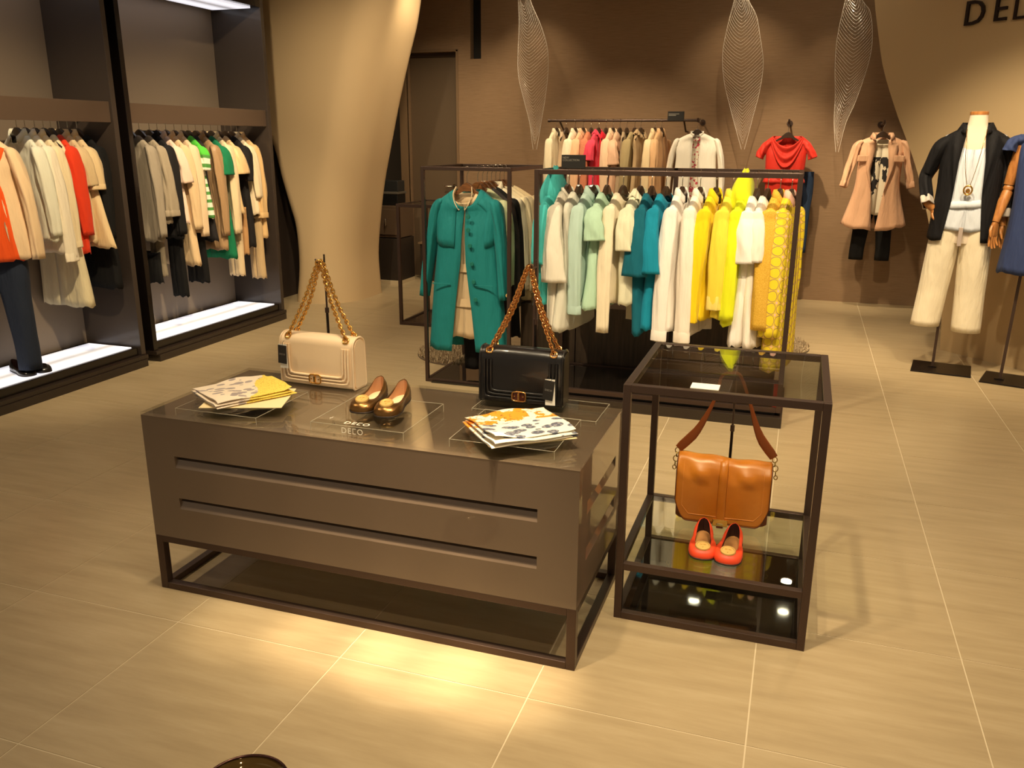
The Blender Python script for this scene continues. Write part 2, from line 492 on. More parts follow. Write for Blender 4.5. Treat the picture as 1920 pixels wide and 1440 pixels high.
def downlights():
    ring = pm('downlight_trim', C(205, 195, 180), 0.5)
    lens = pm('downlight_lens', C(255, 255, 255), 0.5, emit=((1.0, 0.86, 0.62, 1), 45.0))
    for i, (x, y, ax, ay, az, w, cone, bl) in enumerate(SPOTS):
        t = thing('ceiling_downlight', 'round recessed ceiling downlight of an unseen set, some added for light', 'downlight', (x, y, CEIL), 0, 'ceiling downlights')
        MB().lathe([(0.072, -0.012), (0.058, -0.014), (0.055, 0.0), (0.072, 0.0), (0.072, -0.012)], n=24).obj('trim_ring', ring, t, smooth=True)
        MB().lathe([(0.0, -0.006), (0.054, -0.006)], n=24).obj('lens', lens, t)
        la = bpy.data.lights.new('downlight_lamp', 'SPOT')
        la.energy = w * 4.4; la.color = WARM; la.spot_size = radians(cone); la.spot_blend = bl; la.shadow_soft_size = 0.035
        lo = bpy.data.objects.new('downlight_lamp', la); COL.objects.link(lo)
        p = Vector((0, 0, -0.05)); d = Vector((ax - x, ay - y, az - CEIL))
        lo.parent = t; lo.location = p
        lo.rotation_euler = d.to_track_quat('-Z', 'Y').to_euler()

# ------------------------------------------------------------------ wardrobe cabinets along the left wall
def cabinet(y0, y1, label, rail_label):
    t = thing('wardrobe_cabinet', label, 'cabinet', (-4.45, (y0 + y1) / 2, 0), 0, 'open wardrobe cabinets on the left wall')
    h = (y1 - y0) / 2
    back = pm('cabinet_back', C(128, 113, 96), 0.55, bump=(30, 0.04))
    side = pm('cabinet_side', C(52, 43, 37), 0.35, coat=0.25)
    X0, X1 = -0.25, 0.22          # back and front of the side panels (local x)
    MB().box((X0 - 0.03, -h, 0.08), (X0, h, 3.1)).obj('back_panel', back, t)
    inner = pm('cabinet_inner_side', C(62, 53, 47), 0.38, coat=0.25)
    for s in (-1, 1):
        MB().box((X0, s*h - (0.04 if s > 0 else 0), 0.08), (X1, s*h + (0.04 if s < 0 else 0), 3.1)).obj('side_panel', M_BLACKLAC if s < 0 else inner, t, bevel=0.002)
    MB().box((X0, -h + 0.04, 2.52), (X1, h - 0.04, 3.1)).obj('top_fascia', M_BLACKLAC, t)
    MB().box((X1 - 0.05, -h + 0.04, 1.615), (X1 - 0.02, h - 0.04, 1.742)).obj('rail_beam', pm('beam_lacquer', C(86, 70, 58), 0.35, coat=0.15), t, bevel=0.002)
    MB().box((X0, -h + 0.02, 0.0), (0.25, h - 0.02, 0.05)).obj('plinth', M_DARKLAC, t, bevel=0.002)
    MB().box((X0, -h, 0.05), (0.24, h, 0.078)).obj('plinth_board', M_DARKLAC, t, bevel=0.003)
    MB().box((X0, -h + 0.04, 0.078), (0.20, h - 0.05, 0.133)).obj('light_box', M_BLACKLAC, t, bevel=0.003)
    def tubes(nt):
        tc = nt.nodes.new('ShaderNodeTexCoord'); sp = nt.nodes.new('ShaderNodeSeparateXYZ'); nt.links.new(tc.outputs['Object'], sp.inputs[0])
        return mnode(nt, 'ABSOLUTE', mnode(nt, 'SINE', mnode(nt, 'MULTIPLY', sp.outputs[0], 14.0)))
    if 'light_panel' not in _mats:
        m, nt, P, out = nmat('light_panel')
        v = tubes(nt)
        P.inputs['Base Color'].default_value = C(235, 235, 235); P.inputs['Roughness'].default_value = 0.4
        P.inputs['Emission Color'].default_value = (0.93, 0.92, 1.0, 1)
        nt.links.new(mnode(nt, 'ADD', mnode(nt, 'MULTIPLY', v, 0.75), 0.28), P.inputs['Emission Strength'])
        _mats['light_panel'] = m
    lp = _mats['light_panel']
    MB().box((X0 + 0.05, -h + 0.05, 0.133), (0.17, h - 0.075, 0.138)).obj('light_panel', lp, t)
    MB().box((X0 + 0.06, -h + 0.06, 2.508), (0.17, h - 0.10, 2.52)).obj('light_panel', lp, t)
    MB().tube([(-0.03, -h + 0.04, 1.660), (-0.03, h - 0.04, 1.660)], 0.012, 12).obj('hanging_rail', M_CHROME, t, smooth=True)
    return t

# ------------------------------------------------------------------ framed metal fixtures
def bar_box(lo, hi, name, t, m=None):
    return MB().box(lo, hi).obj(name, m or M_METAL, t, bevel=0.0015)

def open_frame(t, x0, x1, y0, y1, z0, z1, b, levels, sides='lrfb'):
    """posts and rails of a square-tube frame, each a bar of its own"""
    for x in (x0, x1 - b):
        for y in (y0, y1 - b):
            bar_box((x, y, z0), (x + b, y + b, z1), 'post', t)
    for z in levels:
        for y in (y0, y1 - b):
            bar_box((x0 + b, y, z), (x1 - b, y + b, z + b), 'rail', t)
        for x in (x0, x1 - b):
            bar_box((x, y0 + b, z), (x + b, y1 - b, z + b), 'rail', t)

def hole_panel(mb, us, vs, holes, fn):
    for a, b in zip(us, us[1:]):
        for c, d in zip(vs, vs[1:]):
            if any(a >= h[0] - 1e-6 and b <= h[1] + 1e-6 and c >= h[2] - 1e-6 and d <= h[3] + 1e-6 for h in holes): continue
            mb.add([fn(a, c, 0), fn(b, c, 0), fn(b, d, 0), fn(a, d, 0)], [(0, 1, 2, 3)])

def display_table():
    x0, x1, y0, y1 = -2.015, -0.515, 2.12, 2.716
    t = thing('display_table', 'long taupe lacquered display table with grooved drawers on metal frame', 'table', ((x0+x1)/2, (y0+y1)/2, 0))
    hx, hy = (x1-x0)/2, (y1-y0)/2
    zb, zt = 0.205, 0.640
    sl = [(0.466, 0.507), (0.317, 0.357)]
    body = MB(); 
    holesF = [(-hx + 0.118, hx - 0.122, a, b) for a, b in sl]
    holesS = [(-hy + 0.10, hy - 0.10, a, b) for a, b in sl]
    vs = sorted({zb, zt, *[q for a, b in sl for q in (a, b)]})
    usF = [-hx, -hx + 0.118, hx - 0.122, hx]; usS = [-hy, -hy + 0.10, hy - 0.10, hy]
    FR = lambda u, v, w: (u, -hy + w, v)
    BK = lambda u, v, w: (-u, hy - w, v)
    RT = lambda u, v, w: (hx - w, u, v)
    LF = lambda u, v, w: (-hx + w, -u, v)
    grooves = []
    for fn, us, hs in ((FR, usF, holesF), (BK, usF, holesF), (RT, usS, holesS), (LF, usS, holesS)):
        hole_panel(body, us, vs, hs, fn)
        for (a, b, c, d) in hs: grooves.append((fn, a, b, c, d))
    body.add([(-hx,-hy,zt),(hx,-hy,zt),(hx,hy,zt),(-hx,hy,zt)], [(0,1,2,3)])
    body.add([(-hx,-hy,zb),(hx,-hy,zb),(hx,hy,zb),(-hx,hy,zb)], [(3,2,1,0)])
    body.obj('body', M_TAUPE, t, recalc=False)
    for fn, a, b, c, d in grooves:
        D = 0.032; m = MB()
        zl, e = d - 0.014, 0.011
        m.add([fn(a,c,0), fn(b,c,0), fn(b,zl,e), fn(a,zl,e)], [(0,1,2,3)])                # sloping lip
        m.add([fn(a,zl,e), fn(b,zl,e), fn(b,zl,D), fn(a,zl,D)], [(0,1,2,3)])
        m.add([fn(a,zl,D), fn(b,zl,D), fn(b,d,D), fn(a,d,D)], [(0,1,2,3)])
        m.add([fn(a,d,D), fn(b,d,D), fn(b,d,0), fn(a,d,0)], [(0,1,2,3)])
        for q in (a, b): m.add([fn(q,c,0), fn(q,zl,e), fn(q,zl,D), fn(q,d,D), fn(q,d,0)], [(0,1,2,3,4)])
        g = m.obj('drawer_groove', M_TAUPE, t, recalc=False)
    MB().box((-hx - 0.001, -hy - 0.001, 0.6405), (hx + 0.001, hy + 0.001, 0.650)).obj('glass_top', glass('table_glass', (0.965, 0.97, 0.95, 1), 1.5, 1.1), t, bevel=0.0015)
    b = 0.028
    for x in (-hx, hx - b):
        for y in (-hy, hy - b):
            bar_box((x, y, 0), (x + b, y + b, zb), 'leg', t)
    for z in (0.0, zb - 0.024):
        for y in (-hy, hy - b): bar_box((-hx + b, y, z), (hx - b, y + b, z + 0.024), 'rail', t)
        for x in (-hx, hx - b): bar_box((x, -hy + b, z), (x + b, hy - b, z + 0.024), 'rail', t)

def glass_stand():
    x0, x1, y0, y1 = -0.468, 0.133, 2.451, 3.056
    t = thing('glass_display_stand', 'tall square metal display stand with glass top and shelf', 'display stand', ((x0+x1)/2, (y0+y1)/2, 0))
    hx, hy = (x1-x0)/2, (y1-y0)/2; b = 0.024
    open_frame(t, -hx, hx, -hy, hy, 0.0, 0.805, b, (0.0, 0.178, 0.805 - b))
    MB().box((-hx+b, -hy+b, 0.793), (hx-b, hy-b, 0.803)).obj('glass_top', M_GLASS, t)
    MB().box((-hx+b, -hy+b, 0.192), (hx-b, hy-b, 0.200)).obj('glass_shelf', M_GLASS, t)
    MB().box((-hx+b, -hy+b, 0.004), (hx-b, hy-b, 0.020)).obj('base_panel', M_BLACKGLASS, t)
    c = MB().box((-0.042, -0.03, 0.8035), (0.042, 0.03, 0.8052)).obj('price_card', M_WHITE, None)
    c.location = (-0.229, 2.514, 0.0)
    tag(c, 'small blank white card lying on the glass stand top', 'card')

def long_rack():
    x0, x1, y0, y1 = -1.445, -0.010, 4.655, 5.265; b = 0.026
    t = thing('garment_rack', 'long low bronze frame rack on black platform hung with pastel clothes', 'rack', ((x0+x1)/2, (y0+y1)/2, 0))
    hx, hy = (x1-x0)/2, (y1-y0)/2
    MB().box((-hx, -hy - 0.03, 0.0), (hx + 0.01, hy, 0.060)).obj('plinth', M_DARKLAC, t, bevel=0.003)
    MB().box((-hx + 0.03, -hy + 0.02, 0.060), (hx - 0.03, hy - 0.02, 0.078)).obj('plinth_recess', M_BLACKLAC, t)
    MB().box((-hx + 0.001, -hy + b, 0.078), (hx - 0.001, hy - b, 0.094)).obj('platform', M_BLACKGLASS, t)
    for x in (-hx, hx - b):
        for y in (-hy, hy - b):
            bar_box((x, y, 0.078), (x + b, y + b, 1.362), 'post', t)
    bar_box((-b/2 - 0.01, hy - b, 0.078), (b/2 - 0.01, hy, 1.362), 'post', t)
    for z in (0.078, 1.336):
        for y in (-hy, hy - b): bar_box((-hx + b, y, z), (hx - b, y + b, z + b), 'rail', t)
        for x in (-hx, hx - b): bar_box((x, -hy + b, z), (x + b, hy - b, z + b), 'rail', t)
    MB().tube([(-hx + b, 0, 1.350), (hx - b, 0, 1.350)], 0.009, 10).obj('hanging_rail', M_METAL, t, smooth=True)
    s = thing('rack_sign', 'small black block sign reading new collection on rack rail', 'sign', (-1.299, 4.96, 1.361))
    MB().box((-0.071, -0.009, 0.0), (0.071, 0.009, 0.076)).obj('sign_block', M_BLACKCARD, s, bevel=0.001)
    for txt, z in (('NEW', 0.055), ('COLLECTION', 0.041)):
        mesh_obj('lettering', text_mesh(txt, 0.0165, 0.0003), M_GREYINK, s, (-0.064, -0.0098, z), (pi/2, 0, 0))
    # low timber cabinet behind the racks
    wd = ramp_mat('dark_timber', [(0.3, C(58, 46, 36)), (0.55, C(74, 60, 47)), (0.8, C(88, 72, 57))], 0.5, noise_sock(6, (9, 9, 0.8), 5, world=True), bump=0.15)
    w = thing('low_cabinet', 'low dark timber cabinet standing behind the long clothes rack', 'cabinet', (-0.93, 5.50, 0))
    MB().box((-0.80, -0.20, 0.05), (-0.42, 0.22, 0.47)).obj('cabinet_box', wd, w, bevel=0.003)
    MB().box((-0.415, -0.20, 0.05), (0.86, 0.22, 0.47)).obj('cabinet_box', wd, w, bevel=0.003)
    MB().box((-0.78, -0.16, 0.0), (0.84, 0.18, 0.05)).obj('plinth', M_BLACKLAC, w)

def small_rack():
    x0, x1, y0, y1 = -2.231, -1.648, 4.840, 5.500; b = 0.022
    t = thing('garment_rack', 'narrow bronze frame rack on black platform holding the teal coat', 'rack', ((x0+x1)/2, (y0+y1)/2, 0))
    hx, hy = (x1-x0)/2, (y1-y0)/2
    open_frame(t, -hx, hx, -hy, hy, 0.0, 1.362, b, (0.0, 1.362 - b))
    MB().box((-hx + 0.05, -hy - 0.02, 0.001), (hx, hy - b, 0.0118)).obj('platform', M_BLACKGLASS, t)
    MB().box((-hx + b, -hy + b, 0.012), (hx - b, hy - b, 0.020)).obj('platform', M_BLACKGLASS, t)
    MB().tube([(0.008, -hy + b, 1.352), (0.008, hy - b, 1.352)], 0.009, 10).obj('hanging_rail', M_METAL, t, smooth=True)

def far_frame():
    x0, x1, y0, y1 = -3.165, -2.42, 6.37, 6.95; b = 0.026
    t = thing('frame_stand', 'open metal frame stand with dark base beside curved column', 'display stand', ((x0+x1)/2, (y0+y1)/2, 0))
    hx, hy = (x1-x0)/2, (y1-y0)/2
    open_frame(t, -hx, hx, -hy, hy, 0.0, 1.01, b, (0.0, 1.01 - b))
    MB().box((-hx+b, -hy+b, 0.004), (hx-b, hy-b, 0.018)).obj('base_panel', pm('brown_glass', C(70, 54, 42), 0.1, coat=0.3), t)
    MB().box((-hx+b, -hy+b, 0.995), (hx-b, hy-b, 1.004)).obj('glass_top', M_GLASS, t)

def cash_desk():
    t = thing('cash_counter', 'dark low service counter against back wall near door', 'counter', (-3.40, 8.60, 0))
    dk = pm('counter_lacquer', C(48, 40, 34), 0.45)
    MB().box((-0.58, -0.02, 0.0), (0.75, 0.20, 0.405)).obj('counter_body', dk, t, bevel=0.003)
    MB().box((-0.60, -0.04, 0.405), (0.77, 0.20, 0.425)).obj('worktop', pm('counter_top', C(120, 98, 74), 0.3), t, bevel=0.002)
    c = thing('drawer_unit', 'taupe drawer unit with steel pulls beyond curved column', 'cabinet', (-4.30, 8.42, 0))
    MB().box((-0.36, -0.18, 0.04), (0.24, 0.18, 0.49)).obj('cabinet_body', dk, c, bevel=0.003)
    MB().box((-0.36, -0.20, 0.0), (0.24, 0.18, 0.04)).obj('plinth', pm('pale_plinth', C(200, 182, 150), 0.5), c)
    top = pm('drawer_lacquer', C(92, 74, 58), 0.4)
    MB().box((-0.36, -0.16, 0.50), (0.24, 0.18, 0.83)).obj('drawer_case', top, c, bevel=0.003)
    for x in (-0.21, 0.09):
        dr = MB().box((x - 0.14, -0.175, 0.53), (x + 0.14, -0.16, 0.80)).obj('drawer', top, c, bevel=0.003)
        MB().tube([(x, -0.178, 0.70), (x, -0.205, 0.70), (x, -0.205, 0.63), (x, -0.178, 0.63)], 0.005, 6).obj('pull', M_CHROME, dr, smooth=True)
    k = thing('card_printer', 'black boxy device standing on the drawer unit', 'device', (-4.30, 8.48, 0.83))
    MB().box((-0.20, -0.10, 0.0), (0.16, 0.10, 0.12)).obj('device_body', pm('matt_black', C(16, 15, 14), 0.5), k, bevel=0.006)
    MB().box((-0.21, -0.105, 0.12), (0.17, 0.105, 0.145)).obj('device_tray', pm('device_grey', C(96, 90, 80), 0.5), k, bevel=0.003)
    MB().box((-0.20, -0.08, 0.145), (0.16, 0.09, 0.26)).obj('device_lid', pm('device_slate', C(44, 44, 44), 0.4), k, bevel=0.008)
    b = MB().lathe([(0.0, 0.0), (0.05, 0.0), (0.085, 0.03), (0.095, 0.055), (0.088, 0.055), (0.07, 0.025), (0.0, 0.012)], n=28).obj('shallow_bowl', pm('amber_ceramic', C(205, 160, 96), 0.25, coat=0.4), None, smooth=True)
    b.location = (-3.76, 8.66, 0.4252)
    tag(b, 'small amber bowl on the dark service counter', 'bowl')

def rug(x, y, r, label, seed):
    rnd = random.Random(seed)
    o = thing('round_rug', label, 'rug', (x, y, 0), 0, 'round shaggy rugs')
    MB().lathe([(0, 0.012), (r - 0.01, 0.012), (r, 0.006), (r, 0.0008), (0, 0.0008)], n=48).obj('backing', pm('rug_back', C(92, 76, 58), 0.9), o)
    mb = MB()
    for k in range(5200):
        a = rnd.random() * 2 * pi; q = sqrt(rnd.random()) * (r - 0.004)
        px, py = q*cos(a), q*sin(a); w = 0.0035 + rnd.random()*0.004; h = 0.018 + rnd.random()*0.022
        ta = rnd.random() * 2*pi; dx, dy = cos(ta)*w, sin(ta)*w; lx, ly = (rnd.random()-.5)*0.03, (rnd.random()-.5)*0.03
        mb.add([(px-dx, py-dy, 0.01), (px+dx, py+dy, 0.01), (px+lx+dy*0.4, py+ly-dx*0.4, 0.01 + h)], [(0, 1, 2)])
    p = mb.obj('pile', ramp_mat('rug_pile', [(0.3, C(132, 110, 84)), (0.5, C(178, 156, 124)), (0.7, C(222, 204, 170))], 0.9, noise_sock(110, world=True, detail=2)), o, recalc=False)
    p['kind'] = 'stuff'

def leaf_wire():
    if 'leaf_wire' in _mats: return _mats['leaf_wire']
    m = pm('leaf_wire', C(240, 230, 215), 0.22, 0.0, coat=0.5, spec=0.8); nt = m.node_tree
    tr = nt.nodes.new('ShaderNodeBsdfTransparent'); mx = nt.nodes.new('ShaderNodeMixShader'); mx.inputs[0].default_value = 0.55
    nt.links.new(tr.outputs[0], mx.inputs[1]); nt.links.new(nt.nodes['Principled BSDF'].outputs[0], mx.inputs[2]); nt.links.new(mx.outputs[0], nt.nodes['Material Output'].inputs[0])
    return m

def leaf_pendant(pts, y, label, twist, ph):
    """twisted leaf of fine translucent ribs between two curved edge wires; pts = outline down the left side then up the right"""
    left, right = pts
    zt, zb = 2.95, min(left[-1][1], right[-1][1])
    L = sorted([(z, x) for x, z in left]); R = sorted([(z, x) for x, z in right])
    cx = (sint(L, 2.2) + sint(R, 2.2)) / 2
    t = thing('leaf_pendant', label, 'pendant', (cx, y, zb), 0, 'leaf-shaped wire pendants on the back wall')
    N = 44
    def S(z, u):
        a, b = sint(L, z), sint(R, z); x = lerp(a, b, u)
        w = (b - a)
        k = (z - zb) / (zt - zb)
        yy = twist * w * 0.55 * (u - 0.5) * cos(3.0 * k + ph) - 0.38 * w * sin(pi * u) * sin(2.2 * k + 0.4) 
        return (x - cx, yy, z - zb)
    sheet_m = None
    if 'leaf_film' not in _mats:
        m, nt, P, out = nmat('leaf_film')
        P.inputs['Base Color'].default_value = C(235, 222, 205); P.inputs['Roughness'].default_value = 0.35
        tr = nt.nodes.new('ShaderNodeBsdfTransparent'); mx = nt.nodes.new('ShaderNodeMixShader'); mx.inputs[0].default_value = 0.035
        nt.links.new(tr.outputs[0], mx.inputs[1]); nt.links.new(P.outputs[0], mx.inputs[2]); nt.links.new(mx.outputs[0], out.inputs[0])
        _mats['leaf_film'] = m
    rows = [[S(lerp(zb + 0.01, zt, i / 60), j / 10) for j in range(11)] for i in range(61)]
    MB().grid(rows).obj('film', _mats['leaf_film'], t, smooth=True)
    rib = MB(); wm = leaf_wire()
    for i in range(N):
        z0 = lerp(zb + 0.05, zt - 0.18, i / (N - 1))
        for half in (0, 1):
            P = []
            for q in range(7):
                f = q / 6
                u = 0.5 + (f * 0.5 if half else -f * 0.5)
                z = z0 + 0.16 * f ** 1.3
                P.append(S(min(z, zt), u))
            rib.tube(P, 0.0011, 3, caps=False)
    rib.obj('ribs', wm, t, recalc=False)['kind'] = 'stuff'
    for u in (0, 1):
        MB().tube([S(lerp(zb, zt, i / 60), u) for i in range(61)], 0.0026, 5).obj('edge_wire', wm, t, smooth=True)
    MB().tube([S(zt, 0.5), (S(zt, 0.5)[0], 0, CEIL - zb)], 0.0015, 5).obj('hanging_cord', wm, t)
# ------------------------------------------------------------------ clothes
DEF = dict(L=0.62, sw=0.195, hw=0.22, wm=None, ct=0.055, ht=0.06, nw=0.07, nd=0.045, drop=0.09, fold=0.16, nf=7, fd=0.05, bd=0.0,
           sl=None, sr0=0.046, sr1=0.036, out=0.03, cuff=None, collar=None, gap=None, hood=False, hemdip=0.0, hemr=0.0, sleeve_paths=None,
           sleeve_mat=None, cuff_mat=None, buttons=0, lapel=None, e=0.75, under=0.9, wr=0.05, pile=0, buckle=False, yoke=None)

def pw(a, e): return math.copysign(abs(a) ** e, a)

def body_surface(g, seed, K=40, MA=4, M=20):
    rows, uvs = [], []
    sw, nw = g['sw'], g['nw']
    ph = hsh(seed, 3) * 6.28; ph2 = hsh(seed, 5) * 6.28
    def gapat(f):
        return interp(g['gap'], f) if g['gap'] else 0.0
    def phis(w, gp):
        p0 = 0.0 if gp <= 0 else math.asin(min(0.98, (gp / w) ** (1 / g['e'])))
        return [lerp(p0, 2*pi - p0, k / (K - 1)) for k in range(K)]
    def zA(phi, x, t):
        q = max(0.0, min(1.0, (abs(x) - nw) / max(1e-4, sw - nw)))
        c = cos(phi)
        z = -g['drop'] * q ** 1.15
        z -= (max(0, c) ** 1.4) * (g['fd'] + t * 0.03) + (max(0, -c) ** 1.4) * (g['bd'] + t * 0.015)
        return z
    wtab = [(0, sw), (0.10, sw * (0.97 if g['sl'] else 0.93)), (0.24, sw * g['under']), (0.55, g['wm'] or lerp(sw * g['under'], g['hw'], 0.45)), (1, g['hw'])]
    dtab = [(0, g['ct'] * 0.5), (0.12, g['ct'] * 0.85), (0.3, g['ct']), (1, g['ht'])]
    for i in range(MA):
        t = i / MA
        w = lerp(nw, sw, t); d = lerp(g['nd'], g['ct'] * 0.5, t)
        r = []
        for phi in phis(w, min(gapat(0), w * 0.9)):
            x = w * pw(sin(phi), g['e']); y = -d * pw(cos(phi), g['e'])
            r.append((x, y, zA(phi, x, t)))
        rows.append(r)
    for s in range(M + 1):
        f = s / M
        w = sint(wtab, f); d = sint(dtab, f)
        r = []
        for phi in phis(w, gapat(f)):
            x = w * pw(sin(phi), g['e']); y = -d * pw(cos(phi), g['e'])
            am = g['fold'] * min(1.0, f * 1.6)
            wob = 1 - 2*abs(sin(0.5*g['nf'] * phi + ph + 0.6 * sin(2.3 * f + ph2))) + 0.5 * sin((g['nf'] * 1.7 + 1) * phi + ph2 + 1.5 * f)
            y *= 1 + am * wob * 0.8
            x *= 1 + am * 0.22 * sin(3 * phi + ph2)
            y += 0.010 * am * 6 * sin(5.0 * f + ph) * f
            z0 = zA(phi, x, 1)
            zl = -g['L'] + g['hemdip'] * (max(0, -cos(phi))) * -1 + 0.008 * wob * f + g['hemr'] * abs(sin(phi)) ** 2
            z = lerp(z0, zl, f)
            r.append((x, y, z))
        rows.append(r)
    ref = rows[MA + M // 2]; acc = [0.0]
    for a, b in zip(ref, ref[1:]): acc.append(acc[-1] + (Vector(a) - Vector(b)).length)
    uvs = [[(acc[k], -p[2]) for k, p in enumerate(r)] for r in rows]
    return rows, uvs

def sleeve_surface(path, radii, seed, wr=0.05, n=24, m=26, flat=0.55, side=1):
    P = spline(path, m)
    rr = [interp([(k / (len(radii) - 1), v) for k, v in enumerate(radii)], i / (m - 1)) for i in range(m)]
    rows = []
    ph = hsh(seed, 11) * 6.28
    Y = Vector((0, 1, 0))
    for i in range(m):
        T = (P[min(i + 1, m - 1)] - P[max(i - 1, 0)]).normalized()
        N = (Y - T * Y.dot(T)).normalized(); B = T.cross(N)
        f = i / (m - 1); r = []
        for k in range(n):
            a = 2*pi*k/n
            q = 1 + wr * (sin(2*a + 7*f + ph) * min(1, f*2) + 0.9 * sin(19*f + 4*a + ph) * min(1, f*2)) + wr * 2.6 * (1 - 2*abs(sin(2.5 * a + ph + 1.5*f))) * min(1, f*1.5)
            r.append(P[i] + (N * pw(cos(a), 0.8) + B * pw(sin(a), 0.9) * flat) * rr[i] * q)
        rows.append(r)
    return rows

def garment(name, label, cat, loc, rz, m, seed=0, group=None, **kw):
    """a hanging garment; loc is the point between the shoulders at the neck, the front faces local -y"""
    g = dict(DEF); g.update(kw)
    L = g['L']
    t = thing(name, label, cat, (loc[0], loc[1], loc[2] - L), rz, group)
    U = Vector((0, 0, L))
    rows, uvs = body_surface(g, seed)
    rows = [[Vector(p) + U for p in r] for r in rows]
    if isinstance(m, (tuple, list)): m, m2 = m
    else: m2 = m
    MB().grid(rows, uvs=uvs).obj('body', m, t, smooth=True, solid=0.003)
    sm = g['sleeve_mat'] or m
    for (c0, c1, r0, r1, off) in (g['yoke'] or []):          # a second layer of cloth lying on the body
        fl = []
        for i in range(r0, r1 + 1):
            row = []
            for k in range(c0, c1 + 1):
                p = rows[i][k]; e = 1.0 if i > r0 else 0.3
                row.append(p + Vector((p.x * 0.02, -off * e - 0.004 * (i - r0) / (r1 - r0), 0)))
            fl.append(row)
        MB().grid(fl).obj('storm_flap', m, t, smooth=True, solid=0.003)
    if g['sl'] or g['sleeve_paths']:
        for k, s in enumerate((-1, 1)):
            if g['sleeve_paths']:
                path, rad = g['sleeve_paths'][k]; path = [Vector(p) for p in path]
            else:
                SL = g['sl']; yb = (hsh(seed, 21 + k) - 0.5) * 0.05
                x = g['sw']; d = g['drop']; o = g['out']
                path = [Vector((s*(x - 0.045), 0, -d + 0.012)), Vector((s*(x - 0.012), 0, -d - 0.012)), Vector((s*(x + o*0.5), yb*0.3, -d - SL*0.28)),
                        Vector((s*(x + o*0.9), yb*0.7, -d - SL*0.62)), Vector((s*(x + o), yb, -d - SL))]
                rad = [g['sr0'] * 0.45, g['sr0'] * 0.92, g['sr0'], lerp(g['sr0'], g['sr1'], 0.6), g['sr1']]
            rws = sleeve_surface(path, rad, seed + 7*k, g['wr'])
            rws = [[p + U for p in r] for r in rws]
            mid = rws[len(rws) // 2]; du = sum((mid[j] - mid[j - 1]).length for j in range(len(mid))) / len(mid)
            dv = sum((rws[i][0] - rws[i - 1][0]).length for i in range(1, len(rws))) / (len(rws) - 1)
            uu = [[(j * du, i * dv) for j in range(len(rws[0]))] for i in range(len(rws))]
            mb = MB().grid(rws, cu=True, uvs=uu); mb.cap(rws[0], True)
            so = mb.obj('sleeve', sm, t, smooth=True, solid=0.0025)
            if g['cuff']:
                e = rws[-1]; c0 = sum((p for p in e), Vector()) / len(e); e2 = rws[-2]; c1 = sum((p for p in e2), Vector()) / len(e2)
                dr = (c0 - c1).normalized(); h = g['cuff']
                cr = [[c0 + (p - c0) * sc + dr * off for p in e] for sc, off in ((1.03, -h), (1.10, -h*0.9), (1.12, 0.0), (1.06, 0.006), (0.9, 0.0))]
                MB().grid(cr, cu=True).obj('cuff', g['cuff_mat'] or sm, so, smooth=True)
    nw, nd = g['nw'], g['nd']
    def neckring(w, d, z, gp=0.02, K=28, fd=None):
        fd = g['fd'] if fd is None else fd
        p0 = math.asin(min(0.95, gp / w)); out = []
        for k in range(K):
            phi = lerp(p0, 2*pi - p0, k / (K - 1)); c = cos(phi)
            out.append(Vector((w * pw(sin(phi), 0.85), -d * pw(c, 0.85), z - (max(0, c) ** 1.4) * fd - (max(0, -c) ** 1.4) * g['bd'] + L)))
        return out
    if g['collar'] == 'shirt':
        w, d = nw * 0.98, nd * 0.98
        MB().grid([neckring(w, d, -0.004), neckring(w*0.95, d*0.95, 0.03), neckring(w*1.02, d*1.06, 0.034), neckring(w*1.14, d*1.25, 0.010, 0.03), neckring(w*1.22, d*1.38, -0.014, 0.045)]).obj('collar', m2, t, smooth=True, solid=0.002)
    elif g['collar'] == 'band':
        MB().grid([neckring(nw, nd, -0.006), neckring(nw*0.98, nd*0.98, 0.012), neckring(nw*0.95, nd*0.95, 0.022)]).obj('collar', m2, t, smooth=True, solid=0.003)
    elif g['collar'] == 'ruffle':
        rr = []
        for q in range(4):
            f = q / 3; ring = neckring(nw*(1 + 0.55*f), nd*(1 + 0.9*f), 0.025*(1 - f) - 0.02*f, 0.01, 60)
            rr.append([p + Vector((0, 0, 0.010*f*sin(k*1.3))) + Vector((0.006*f*sin(k*2.1), 0.008*f*cos(k*1.7), 0)) for k, p in enumerate(ring)])
        MB().grid(rr).obj('ruffle', m2, t, smooth=True, solid=0.0015)
    if g['hood']:
        q = []
        for i in range(11):
            f = i / 10; r = []
            for k in range(20):
                a = 2*pi*k/20
                rad = (0.02 + 0.085*sin(pi*min(1, f*0.92 + 0.08)) ) * (1 + 0.10*sin(3*a + 4*f) + 0.06*sin(5*a + 9*f))
                r.append(Vector((rad*cos(a)*1.15, 0.03 + rad*sin(a)*0.55 - 0.02*f, lerp(-0.14, 0.13, f) + 0.018*sin(a*2 + 5*f) + L)))
            q.append(r)
        mb = MB().grid(q, cu=True); mb.cap(q[-1])
        mb.obj('hood', m2, t, smooth=True)
    if g['lapel']:
        wl, fl = g['lapel']            # width, end fraction along the front edge
        for col, s in ((0, 1), (-1, -1)):
            a, b, c = [], [], []
            n = len(rows); i1 = 4 + int(20 * fl)
            for i in range(0, i1 + 1):
                p = rows[i][col]; f = i / i1
                wd = wl * (0.55 + 0.45*sin(pi*min(1, f*1.5)) if f < 0.34 else 1.0 * (1 - (f - 0.34) / 0.66))
                a.append(p + Vector((0, -0.005, 0)))
                b.append(p + Vector((s*wd*0.55, -0.016, 0.004)))
                c.append(p + Vector((s*wd, -0.010 , 0.008 + (0.012 if 0.25 < f < 0.40 else 0))))
            MB().grid([a, b, c]).obj('lapel', m2, t, smooth=True, solid=0.002)
